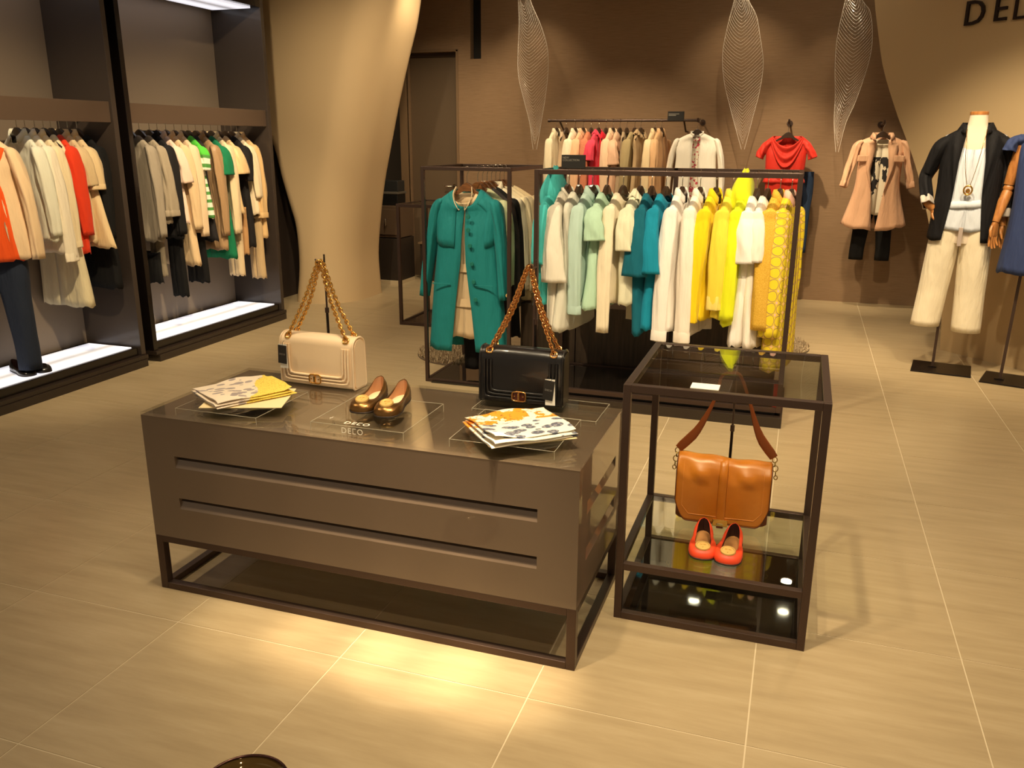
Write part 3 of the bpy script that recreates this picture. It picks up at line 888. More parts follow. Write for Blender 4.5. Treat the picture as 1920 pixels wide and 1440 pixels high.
        cr = [neckring(nw*k1, nd*k2, z, 0.055, 20, 0.03) for k1, k2, z in ((1.0, 1.0, -0.004), (0.97, 1.0, 0.028), (1.12, 1.3, 0.03), (1.42, 1.75, -0.012))]
        MB().grid(cr).obj('collar', m2, t, smooth=True, solid=0.002)
    return t

def hanger(rod, rz, nz, label, m=None, group=None, half=0.150, drop=0.092):
    """hanger hooked over a rail: rod = top point of the rail, nz = height of the neck"""
    t = thing('clothes_hanger', label, 'hanger', (rod[0], rod[1], nz), rz, group)
    h = rod[2] - nz
    P = [(0, 0, 0.022), (0, 0, h - 0.055), (0.004, 0, h - 0.04), (0.020, 0, h - 0.028)]
    for k in range(9):
        a = -0.55 + (pi + 0.75) * k / 8
        P.append((0.0 + 0.0165*cos(a), 0, h - 0.0145 + 0.0165*sin(a)))
    MB().tube(P[:3] + P[4:], 0.0022, 6).obj('hook', M_CHROME, t, smooth=True)
    rows = []
    for k in range(25):
        u = -1 + 2*k/24; a = abs(u)
        x = u * half; y = -0.006 * a * a; ax = abs(x); th = lerp(0.011, 0.006, a)
        zt = lerp(0.036, -0.012, min(1, ax / 0.06) ** 1.6) - drop * max(0.0, (ax - 0.06) / 0.125) ** 1.15
        zl = zt - lerp(0.055, 0.018, min(1, ax / 0.08))
        rows.append([(x, y - th, zl), (x, y + th, zl), (x, y + th, zt), (x, y - th, zt)])
    mb = MB().grid(rows, cu=True); mb.cap(rows[0], True); mb.cap(rows[-1])
    mb.obj('shoulder_bar', m or M_DARKHANG, t, bevel=0.002)
    return t

def trousers(name, label, loc, rz, m, L=0.8, ww=0.17, d=0.05, lw=0.075, spread=0.02, group=None, seed=0, cat='trousers', fold=0.08):
    """loc is the centre of the waist"""
    t = thing(name, label, cat, (loc[0], loc[1], loc[2] - L), rz, group)
    K = 24; ph = hsh(seed, 2) * 6
    for s in (-1, 1):
        rows = []
        for i in range(17):
            f = i / 16
            cx = s * lerp(ww * 0.5, lw + spread, min(1, f * 1.2)); hw = lerp(ww * 0.52, lw, min(1, f * 1.3)) * (1 + 0.12 * sin(pi * min(1, f * 2.2)) if f < 0.45 else 1)
            dd = lerp(d, d * 0.9, f)
            rows.append([Vector((cx + hw * pw(sin(2*pi*k/K), 0.8), -dd * pw(cos(2*pi*k/K), 0.8) * (1 + fold * sin(5 * 2*pi*k/K + ph + 2*f)), L * (1 - f))) for k in range(K)])
        MB().grid(rows, cu=True).obj('leg', m, t, smooth=True, solid=0.003)
    rw = [[Vector(((ww * 1.0) * q * pw(sin(2*pi*k/32), 0.8), -d * q * pw(cos(2*pi*k/32), 0.8), z)) for k in range(32)] for q, z in ((1.04, L - 0.05), (1.04, L + 0.004), (0.98, L + 0.004))]
    MB().grid(rw, cu=True).obj('waistband', m, t, smooth=True)
    return t

# patterned cloths
def circle_print():
    if 'circle_print' in _mats: return _mats['circle_print']
    m, nt, P, out = nmat('circle_print')
    P.inputs['Roughness'].default_value = 0.8
    u, v = uv_xy(nt); k = 1 / 0.047
    fu = mnode(nt, 'SUBTRACT', mnode(nt, 'FRACT', mnode(nt, 'MULTIPLY', u, k)), 0.5)
    fv = mnode(nt, 'SUBTRACT', mnode(nt, 'FRACT', mnode(nt, 'MULTIPLY', v, k)), 0.5)
    r = mnode(nt, 'SQRT', mnode(nt, 'ADD', mnode(nt, 'MULTIPLY', fu, fu), mnode(nt, 'MULTIPLY', fv, fv)))
    rp = nt.nodes.new('ShaderNodeValToRGB'); rp.color_ramp.interpolation = 'CONSTANT'
    el = rp.color_ramp.elements; el.new(0.5); el.new(0.6)
    for e, (p, c) in zip(el, [(0.0, C(240, 215, 40)), (0.415, C(165, 125, 95)), (0.475, C(238, 205, 60)), (0.60, C(246, 196, 176))]): e.position = p; e.color = c
    nt.links.new(r, rp.inputs[0]); nt.links.new(rp.outputs[0], P.inputs['Base Color'])
    _mats['circle_print'] = m
    return m

def stripe_print(name, c1, c2, period, duty, top=None, topc=None):
    if name in _mats: return _mats[name]
    m, nt, P, out = nmat(name); P.inputs['Roughness'].default_value = 0.85
    u, v = uv_xy(nt)
    f = mnode(nt, 'FRACT', mnode(nt, 'MULTIPLY', v, 1 / period))
    s = mnode(nt, 'LESS_THAN', f, duty)
    mx = nt.nodes.new('ShaderNodeMix'); mx.data_type = 'RGBA'
    mx.inputs['A'].default_value = c1; mx.inputs['B'].default_value = c2
    nt.links.new(s, mx.inputs['Factor']); o = mx.outputs['Result']
    if top:
        m2 = nt.nodes.new('ShaderNodeMix'); m2.data_type = 'RGBA'; m2.inputs['B'].default_value = topc
        nt.links.new(o, m2.inputs['A']); nt.links.new(mnode(nt, 'LESS_THAN', v, top), m2.inputs['Factor']); o = m2.outputs['Result']
    nt.links.new(o, P.inputs['Base Color'])
    _mats[name] = m
    return m

def blot_print(name, base, blots, scale, thr, stretch=(1, 1, 1), rough=0.7, vmin=None, vmax=None, det=3):
    """blots of a second colour on the cloth, by noise in the cloth's own coordinates"""
    if name in _mats: return _mats[name]
    m, nt, P, out = nmat(name); P.inputs['Roughness'].default_value = rough
    n = noise_sock(scale, stretch, det)(nt)
    s = mnode(nt, 'GREATER_THAN', n, thr)
    if vmin is not None:
        u, v = uv_xy(nt)
        s = mnode(nt, 'MULTIPLY', s, mnode(nt, 'MULTIPLY', mnode(nt, 'GREATER_THAN', v, vmin), mnode(nt, 'LESS_THAN', v, vmax)))
    mx = nt.nodes.new('ShaderNodeMix'); mx.data_type = 'RGBA'; mx.inputs['A'].default_value = base; mx.inputs['B'].default_value = blots
    nt.links.new(s, mx.inputs['Factor']); nt.links.new(mx.outputs['Result'], P.inputs['Base Color'])
    _mats[name] = m
    return m

def tweed(name, c1, c2, scale=150):
    return ramp_mat(name, [(0.38, c1), (0.5, c2), (0.62, c1)], 0.95, noise_sock(scale, (1, 1, 2.5), 2), bump=0.5, spec=0.15)
# ------------------------------------------------------------------ clothes on the racks
def hang(kind, desc, short, rod, rz, dz, m, seed, group, cat, hm=None, hgroup=None, **kw):
    nz = rod[2] - dz
    hanger(rod, rz, nz, 'wooden hanger carrying the ' + short, hm, hgroup)
    kw.setdefault('nd', 0.028)
    return garment(kind, desc, cat, (rod[0], rod[1], nz - 0.005), rz, m, seed, group, **kw)

def long_rack_clothes():
    G = 'pastel clothes on the long rack'; H = 'hangers on the long rack'
    Z, Y = 1.3595, 4.96
    def put(x, kind, desc, short, cat, m, seed, dz=0.125, rz=pi/2, **kw):
        j = -0.17 + (hsh(seed, 77) - 0.5) * 0.12
        hang(kind, desc, short, (x + 0.014, Y, Z), rz + j, dz, m, seed, G, cat, None, H, **kw)
    W1 = fab(240, 232, 220, trans=0.12); W2 = fab(250, 245, 238)
    thin = dict(ct=0.045, ht=0.05)
    put(-1.412, 'hooded_jumper', 'turquoise knitted top with drooping hood, first on the long rack', 'turquoise hooded top', 'top', fab(72, 190, 190), 1, L=0.66, sl=0.32, sr0=0.040, sr1=0.041, hood=True, **thin)
    put(-1.345, 'blouse', 'off-white blouse with wide three-quarter sleeve beside turquoise hooded top', 'off-white wide-sleeved blouse', 'blouse', fab(236, 230, 214, trans=0.1), 2, L=0.80, hw=0.23, sl=0.42, sr0=0.048, sr1=0.078, collar='band', **thin)
    put(-1.275, 'tunic', 'sheer white sleeveless tunic with round neck on long rack', 'sheer white tunic', 'tunic', fab(238, 236, 222, trans=0.25), 3, L=0.80, hw=0.25, ht=0.06, sl=None, fd=0.06, fold=0.25)
    put(-1.195, 'shirt', 'pale aqua long-sleeved shirt between white tunic and mint top', 'pale aqua shirt', 'shirt', fab(190, 218, 208, trans=0.12), 4, L=0.62, sl=0.60, sr0=0.042, sr1=0.037, cuff=0.05, collar='shirt', **thin)
    put(-1.108, 'top', 'mint green top with open cap sleeves on long rack', 'mint cap-sleeved top', 'top', fab(186, 222, 196, trans=0.1), 5, L=0.66, hw=0.24, ht=0.065, sl=0.17, sr0=0.050, sr1=0.061, fd=0.06, fold=0.22)
    put(-1.012, 'blouse', 'cream blouse with fluttering upper sleeve and long straight sleeve', 'cream flutter-sleeved blouse', 'blouse', fab(236, 224, 196), 6, L=0.62, sl=0.70, sr0=0.040, sr1=0.036, **thin)
    put(-0.912, 'blouse', 'ivory blouse with ruffled neck and short frilled sleeve', 'ivory ruffled blouse', 'blouse', fab(226, 224, 196), 7, L=0.62, sl=0.22, sr0=0.048, sr1=0.057, collar='ruffle', fold=0.22, ht=0.06)
    put(-0.846, 'draped_top', 'dark petrol-blue draped top next to the bright blue one', 'dark petrol-blue top', 'top', fab(10, 98, 118), 8, L=0.74, hw=0.20, hemr=-0.06, sl=0.36, sr0=0.040, sr1=0.070, fold=0.25, **thin)
    put(-0.764, 'draped_top', 'bright cyan-blue draped top with loose elbow sleeve', 'bright cyan-blue top', 'top', fab(14, 140, 172), 9, L=0.76, hw=0.22, sl=0.34, sr0=0.044, sr1=0.066, fold=0.2, **thin)
    put(-0.672, 'shirt', 'white collared shirt beside the blue draped top', 'white shirt next to blue top', 'shirt', W2, 10, L=0.76, sl=0.72, sr0=0.044, sr1=0.041, cuff=0.06, collar='shirt', **thin)
    put(-0.572, 'shirt', 'white collared shirt beside the deep yellow shirt', 'white shirt next to yellow shirt', 'shirt', fab(250, 240, 226), 11, L=0.78, sl=0.72, sr0=0.044, sr1=0.041, cuff=0.06, collar='shirt', **thin)
    put(-0.484, 'shirt', 'deep yellow collared shirt with buttoned cuff', 'deep yellow shirt', 'shirt', fab(246, 214, 20), 12, L=0.68, sl=0.60, sr0=0.042, sr1=0.036, cuff=0.06, collar='shirt', **thin)
    put(-0.392, 'shirt', 'lighter yellow shirt with turned-up pale cuff', 'lighter yellow shirt', 'shirt', fab(246, 222, 70), 13, L=0.66, sl=0.52, sr0=0.044, sr1=0.037, cuff=0.075, collar='shirt', cuff_mat=fab(248, 226, 120), **thin)
    put(-0.318, 'hooded_jacket', 'neon yellow jacket with hood bunched over its hanger', 'neon yellow hooded jacket', 'jacket', fab(232, 240, 30), 14, L=0.70, sl=0.58, sr0=0.040, sr1=0.037, hood=True, **thin)
    put(-0.262, 'shirt_dress', 'white short-sleeved dress right of the neon hooded jacket', 'white dress by the neon jacket', 'dress', W2, 15, L=0.82, sl=0.26, sr0=0.048, sr1=0.051, fold=0.22, **thin)
    put(-0.205, 'shirt_dress', 'white short-sleeved dress left of the yellow tweed jacket', 'white dress by the tweed jacket', 'dress', fab(248, 240, 228), 16, L=0.82, sl=0.25, sr0=0.046, sr1=0.049, fold=0.22, **thin)
    put(-0.140, 'tweed_jacket', 'yellow tweed jacket with nubbly texture on long rack', 'yellow tweed jacket', 'jacket', tweed('yellow_tweed', C(238, 196, 84), C(206, 156, 48)), 17, L=0.62, sl=0.62, sr0=0.053, sr1=0.046, collar='shirt', ct=0.06, ht=0.06, fold=0.06)
    put(-0.080, 'print_coat', 'yellow and pink circle-print coat at right end of long rack', 'circle-print coat', 'coat', circle_print(), 18, L=0.94, hw=0.23, sl=0.66, sr0=0.056, sr1=0.048, collar='shirt', ct=0.065, ht=0.07, fold=0.08)

def wall_rail_clothes():
    Z, Y = 1.7185, 8.50
    t = thing('wall_rail', 'bronze clothes rail fixed to brown back wall', 'rail', (-1.75, Y, 1.705))
    MB().tube([(-0.737, 0, 0), (0.745, 0, 0)], 0.0125, 12).obj('rail_tube', M_METAL, t, smooth=True)
    for x in (-0.63, 0.60):
        MB().tube([(x, 0, -0.004), (x, 0.18, -0.10), (x, 0.318, -0.10)], 0.009, 8).obj('bracket', M_METAL, t, smooth=True)
    for x in (-0.737, 0.745):
        MB().lathe([(0, -0.012), (0.016, -0.012), (0.016, 0.012), (0, 0.012)], n=14).obj('end_cap', M_CHROME if x > 0 else M_METAL, t, smooth=False, loc=(x, 0, 0), rot=(0, pi/2, 0))
    s = thing('rail_sign', 'small black block sign sitting on the wall rail', 'sign', (-1.228, Y, 1.700))
    MB().box((-0.076, -0.018, 0.0), (0.076, 0.018, 0.086)).obj('sign_block', M_BLACKCARD, s, bevel=0.001)
    for z, w in ((0.060, 0.10), (0.047, 0.07)): MB().box((-0.068, -0.0187, z), (-0.068 + w, -0.018, z + 0.006)).obj('print_line', M_GREYINK, s)
    G = 'blush clothes on the wall rail'; H = 'hangers on the wall rail'
    X = [-2.41, -2.31, -2.217, -2.136, -2.055, -1.979, -1.905, -1.835, -1.767, -1.698, -1.62, -1.562, -1.423, -1.361]
    th = dict(ct=0.042, ht=0.05)
    D = [
        ('coat', 'long cream coat, first on the wall rail', 'long cream coat', 'coat', fab(236, 222, 190), dict(L=0.86, sl=0.62, collar='shirt')),
        ('sequin_top', 'beige sleeveless top with sparkling straps on wall rail', 'beige sparkling top', 'top', fab(196, 170, 140, 0.5), dict(L=0.62, sw=0.15, nw=0.09, fd=0.09)),
        ('blouse', 'ivory blouse with pointed collar on wall rail', 'ivory collared blouse', 'blouse', fab(246, 228, 200), dict(L=0.66, sl=0.55, collar='shirt')),
        ('blouse', 'pale peach blouse left of the salmon tweed jacket', 'pale peach blouse', 'blouse', fab(238, 190, 150), dict(L=0.70, sl=0.50, collar='shirt')),
        ('tweed_jacket', 'salmon pink tweed jacket on wall rail', 'salmon tweed jacket', 'jacket', tweed('salmon_tweed', C(226, 150, 116), C(196, 112, 84)), dict(L=0.66, sl=0.60, ct=0.055)),
        ('dress', 'bright pink short-sleeved dress on wall rail', 'bright pink dress', 'dress', fab(232, 70, 96), dict(L=0.92, sl=0.18, sr1=0.053, collar='ruffle')),
        ('dress', 'crimson red dress beside the bright pink one', 'crimson dress', 'dress', fab(204, 24, 44), dict(L=0.92, sw=0.16, nw=0.09)),
        ('jacket', 'cream peach jacket right of the crimson dress', 'cream peach jacket', 'jacket', fab(240, 206, 172), dict(L=0.64, sl=0.56, collar='shirt')),
        ('top', 'blush satin top with wide short sleeve', 'blush satin top', 'top', fab(230, 186, 154, 0.45), dict(L=0.66, sl=0.22, sr1=0.061)),
        ('top', 'taupe camisole with beaded straps on wall rail', 'taupe beaded camisole', 'top', fab(170, 148, 118, 0.5), dict(L=0.60, sw=0.15, nw=0.09, fd=0.09)),
        ('cardigan', 'khaki beige long cardigan on wall rail', 'khaki cardigan', 'cardigan', fab(170, 152, 112), dict(L=0.80, sl=0.60)),
        ('dress', 'sand dress with lace neckline on wall rail', 'sand lace-necked dress', 'dress', fab(188, 160, 122), dict(L=0.86, sw=0.16, nw=0.085, collar='ruffle')),
        ('blouse', 'creased champagne satin blouse on wall rail', 'champagne satin blouse', 'blouse', fab(236, 212, 170, 0.4), dict(L=0.78, sl=0.58, collar='shirt', fold=0.28, wr=0.09)),
        ('jacket', 'tan satin jacket, last before the white jacket', 'tan satin jacket', 'jacket', fab(224, 180, 134, 0.45), dict(L=0.76, sl=0.56, collar='shirt', fold=0.25, wr=0.09)),
    ]
    for i, (x, (kind, desc, short, cat, m, kw)) in enumerate(zip(X, D)):
        k = dict(th); k.update(kw); j = -0.15 + (hsh(i, 91) - 0.5) * 0.12
        hang(kind, desc, short, (x, Y, Z), pi/2 + j, 0.115, m, 40 + i, G, cat, None, H, **k)

def arm_hook(x, y, z, label, wall=8.82):
    t = thing('wall_hook', label, 'hook', (x, wall, z))
    MB().tube([(0, 0, -0.02), (0, y - wall, -0.02), (0, y - wall - 0.012, 0.0), (0, y - wall - 0.012, 0.012)], 0.009, 8).obj('hook_arm', M_METAL, t, smooth=True)
    MB().lathe([(0, 0), (0.028, 0), (0.028, 0.006), (0, 0.006)], n=16).obj('wall_plate', M_METAL, t, loc=(0, -0.002, -0.02), rot=(pi/2, 0, 0))
    return t

def facing_wall_outfits():
    # white jacket over a floral dress at the end of the rail
    arm_hook(-1.010, 8.44, 1.712, 'bronze peg holding the white collarless jacket')
    hanger((-1.010, 8.455, 1.706), 0.0, 1.590, 'dark hanger under the white collarless jacket')
    garment('dress', 'slim patterned dress showing inside the open white jacket', 'dress', (-1.012, 8.462, 1.555), 0, blot_print('floral_print', C(236, 226, 205), C(196, 70, 84), 38, 0.55), 61, sw=0.13, nw=0.06, L=0.74, hw=0.15, ct=0.03, ht=0.04, drop=0.03, fd=0.03)
    garment('jacket', 'white collarless jacket facing forward at end of wall rail', 'jacket', (-1.012, 8.455, 1.585), 0.05, fab(246, 240, 226), 62, L=0.70, sw=0.205, hw=0.215, nw=0.062, nd=0.05, drop=0.07, ct=0.07, ht=0.075, fold=0.05,
            gap=[(0, 0.035), (0.3, 0.03), (1, 0.05)], fd=0.03, sl=0.52, sr0=0.052, sr1=0.045, out=0.05, collar='band')
    # red cowl dress over jeans
    arm_hook(-0.190, 8.46, 1.700, 'bronze peg holding the red cowl dress')
    hanger((-0.190, 8.475, 1.694), 0.0, 1.565, 'dark hanger spreading the red cowl dress')
    rd = fab(214, 48, 32, 0.6)
    d = garment('dress', 'red cowl-necked dress with cap sleeves hanging on back wall', 'dress', (-0.192, 8.475, 1.562), 0.0, rd, 63, L=0.98, sw=0.195, hw=0.165, wm=0.160, nw=0.125, nd=0.05, drop=0.05, fd=0.085, ct=0.075, ht=0.06, fold=0.06,
            sleeve_paths=[([(s*0.13, 0, -0.045), (s*0.175, 0, -0.075), (s*0.215, -0.005, -0.135), (s*0.240, -0.008, -0.195)], [0.035, 0.060, 0.068, 0.070]) for s in (-1, 1)])
    rows = []
    for q in range(13):
        f = q / 12; r = []
        for k in range(29):
            u = -1 + 2*k/28; s = 1 - abs(u) ** 2.0
            r.append((u*(0.128 + 0.022*f), -0.030 - s*(0.050 + 0.016*sin(2*pi*f*2.0 + 0.8) + 0.012*f), 0.972 - 0.018*f - s*(0.085 + 0.165*f)))
        rows.append(r)
    MB().grid(rows).obj('cowl', rd, d, smooth=True, solid=0.003)
    pr = [[(1.0*w*pw(sin(2*pi*k/40), .8), -1.0*dd*pw(cos(2*pi*k/40), .8)*(1 + 0.08*sin(9*2*pi*k/40)), z) for k in range(41)] for w, dd, z in ((0.165, 0.07, 0.63), (0.185, 0.085, 0.58), (0.19, 0.09, 0.565))]
    MB().grid(pr).obj('peplum', rd, d, smooth=True, solid=0.003)
    trousers('jeans', 'dark blue jeans hanging behind the red cowl dress', (-0.10, 8.60, 1.24), 0, fab(40, 58, 86), L=0.75, ww=0.165, d=0.03, lw=0.078, spread=0.006, seed=5, cat='jeans')
    # blush jacket over printed tee, black cropped trousers
    arm_hook(0.612, 8.44, 1.690, 'bronze peg holding the blush satin jacket')
    hanger((0.612, 8.455, 1.684), 0.0, 1.572, 'dark hanger under the blush satin jacket')
    garment('tee', 'cream tee with black brush print inside the blush jacket', 'tee', (0.625, 8.47, 1.545), 0, blot_print('brush_print', C(238, 226, 200), C(34, 30, 30), 16, 0.50, (1, 1, 0.45), vmin=0.16, vmax=0.50), 64, L=0.66, sw=0.17, hw=0.16, nw=0.085, nd=0.045, drop=0.04, ct=0.05, ht=0.05, fd=0.05)
    pk = fab(226, 178, 142, 0.42, bs=0.4)
    j = garment('jacket', 'blush satin open jacket with rolled sleeves hanging on back wall', 'jacket', (0.615, 8.46, 1.566), 0.04, pk, 65, L=0.82, sw=0.205, hw=0.275, wm=0.19, nw=0.075, nd=0.05, drop=0.055, ct=0.075, ht=0.10, fold=0.12, hemr=0.05, wr=0.09,
            gap=[(0, 0.05), (0.3, 0.075), (0.6, 0.05), (1, 0.015)], lapel=(0.075, 0.55), cuff=0.05,
            sleeve_paths=[([(s*0.16, 0, -0.045), (s*0.205, 0, -0.09), (s*0.24, -0.01, -0.25), (s*0.285, -0.03, -0.44)], [0.03, 0.058, 0.06, 0.056]) for s in (-1, 1)])
    for s in (-1, 1):
        MB().box((s*0.15 - 0.045, -0.083, 0.60), (s*0.15 + 0.045, -0.068, 0.655)).obj('pocket_flap', pk, j, bevel=0.006)
    trousers('cropped_trousers', 'black cropped trousers below the blush jacket', (0.625, 8.52, 1.02), 0, fab(16, 14, 14), L=0.56, ww=0.15, d=0.045, lw=0.062, spread=0.05, seed=8)

def teal_rack_clothes():
    X = -1.931; Z = 1.3615
    H = 'hangers on the narrow rack'; G = 'clothes behind the teal coat'
    hm = M_WOODHANG
    teal = fab(24, 128, 132, 0.75)
    Y = 4.93
    hanger((X - 0.03, Y, Z), 0.0, 1.232, 'wooden hanger carrying the teal coat', hm, H)
    # cream blouse inside
    bl = garment('blouse', 'cream layered blouse with neck tie inside the teal coat', 'blouse', (X - 0.045, Y, 1.205), 0, fab(226, 200, 160, 0.7), 71, L=0.90, sw=0.165, hw=0.175, nw=0.075, nd=0.045, drop=0.04, fd=0.06, ct=0.05, ht=0.055, fold=0.06)
    for s in (-1, 1):
        MB().tube(spline([(s*0.050, -0.010, 0.935), (s*0.060, -0.035, 0.895), (s*0.048, -0.046, 0.845), (s*0.018, -0.050, 0.800)], 14), 0.009, 6, flat=0.35).obj('neck_tie', fab(232, 210, 172), bl, smooth=True)
    for z in (0.42, 0.20):
        MB().grid([[(0.168*pw(sin(a), .8), -(0.057)*pw(cos(a), .8) - q*0.006, z + h_) for a in [(-1.3 + 2.6*k/20) for k in range(21)]] for q, h_ in ((0, 0.05), (0.6, 0.02), (1, 0.0))]).obj('tier_edge', fab(220, 194, 154), bl, smooth=True)
    L = 1.0
    c = garment('coat', 'long teal collarless coat facing forward on narrow rack', 'coat', (X - 0.03, Y, 1.225), 0.03, teal, 72, L=L, sw=0.205, hw=0.262, wm=0.222, nw=0.085, nd=0.055, drop=0.085, fd=0.10, ct=0.085, ht=0.10, fold=0.035, nf=5, under=0.93, yoke=[(30, 38, 1, 9, 0.006), (4, 10, 1, 9, 0.005)],
            gap=[(0, 0.004), (0.16, 0.010), (0.34, 0.016), (0.7, 0.055), (1, 0.082)], sleeve_paths=[
                ([(-0.155, 0, -0.066), (-0.192, 0, -0.110), (-0.228, -0.01, -0.30), (-0.285, -0.03, -0.665)], [0.03, 0.060, 0.060, 0.050]),
                ([(0.155, 0, -0.066), (0.192, 0, -0.110), (0.222, -0.01, -0.30), (0.252, -0.03, -0.665)], [0.03, 0.060, 0.060, 0.050])])
    bk = pm('teal_button', C(28, 116, 106), 0.35)
    for k, z in enumerate((0.845, 0.765, 0.67, 0.56, 0.45, 0.34)):
        MB().lathe([(0, 0.006), (0.012, 0.006), (0.014, 0.003), (0.014, 0), (0, 0)], n=14).obj('button', bk, c, loc=(0.040 + 0.012*max(0, k - 1), -0.098 - 0.002*k, z), rot=(pi/2, 0, 0))
    for s in (-1, 1):
        MB().box((s*0.14 - 0.06, -0.106, 0.425), (s*0.14 + 0.06, -0.098, 0.431)).obj('pocket_welt', teal, c, bevel=0.002)
    MB().lathe([(0, 0.005), (0.011, 0.005), (0.012, 0), (0, 0)], n=12).obj('cuff_button', pm('horn_button', C(200, 180, 120), 0.3), c, loc=(0.285, -0.075, 0.372), rot=(pi/2, 0, 0))
    trousers('trousers', 'black trousers hanging below the teal coat hem', (X + 0.02, 5.02, 0.62), 0, fab(14, 12, 12), L=0.55, ww=0.14, d=0.04, lw=0.055, spread=0.0, seed=3)
    D = [
        (5.035, 'blouse', 'pale sage blouse directly behind the teal coat', 'pale sage blouse', 'blouse', fab(196, 200, 160), dict(L=0.60, sl=0.50)),
        (5.105, 'cardigan', 'charcoal long cardigan behind the teal coat', 'charcoal cardigan', 'cardigan', fab(54, 48, 48), dict(L=0.78, sl=0.66)),
        (5.17, 'dress', 'black dress with jewelled shoulder behind the teal coat', 'black jewelled dress', 'dress', fab(20, 18, 18), dict(L=0.96, sl=0.60, sw=0.20)),
        (5.235, 'blouse', 'white pointed-collar blouse on narrow rack', 'white pointed-collar blouse', 'blouse', fab(240, 228, 200), dict(L=0.66, sl=0.56, collar='shirt', sw=0.205)),
        (5.30, 'blouse', 'cream blouse with keyhole shoulders on narrow rack', 'cream keyhole blouse', 'blouse', fab(236, 220, 184), dict(L=0.70, sl=0.58, sw=0.215, sr0=0.053)),
        (5.365, 'cardigan', 'ivory cardigan with loose sleeves on narrow rack', 'ivory cardigan', 'cardigan', fab(236, 218, 180), dict(L=0.74, sl=0.60, sw=0.22, sr0=0.056, sr1=0.049)),
        (5.43, 'coat', 'cream soft coat at the back of the narrow rack', 'cream soft coat', 'coat', fab(230, 208, 166), dict(L=0.80, sl=0.60, sw=0.235, sr0=0.060, sr1=0.053)),
    ]
    for i, (y, kind, desc, short, cat, m, kw) in enumerate(D):
        k = dict(ct=0.035, ht=0.045); k.update(kw)
        hang(kind, desc, short, (X + 0.006*i, y, Z), (hsh(i, 5) - 0.5)*0.1, 0.128, m, 80 + i, G, cat, hm, H, **k)

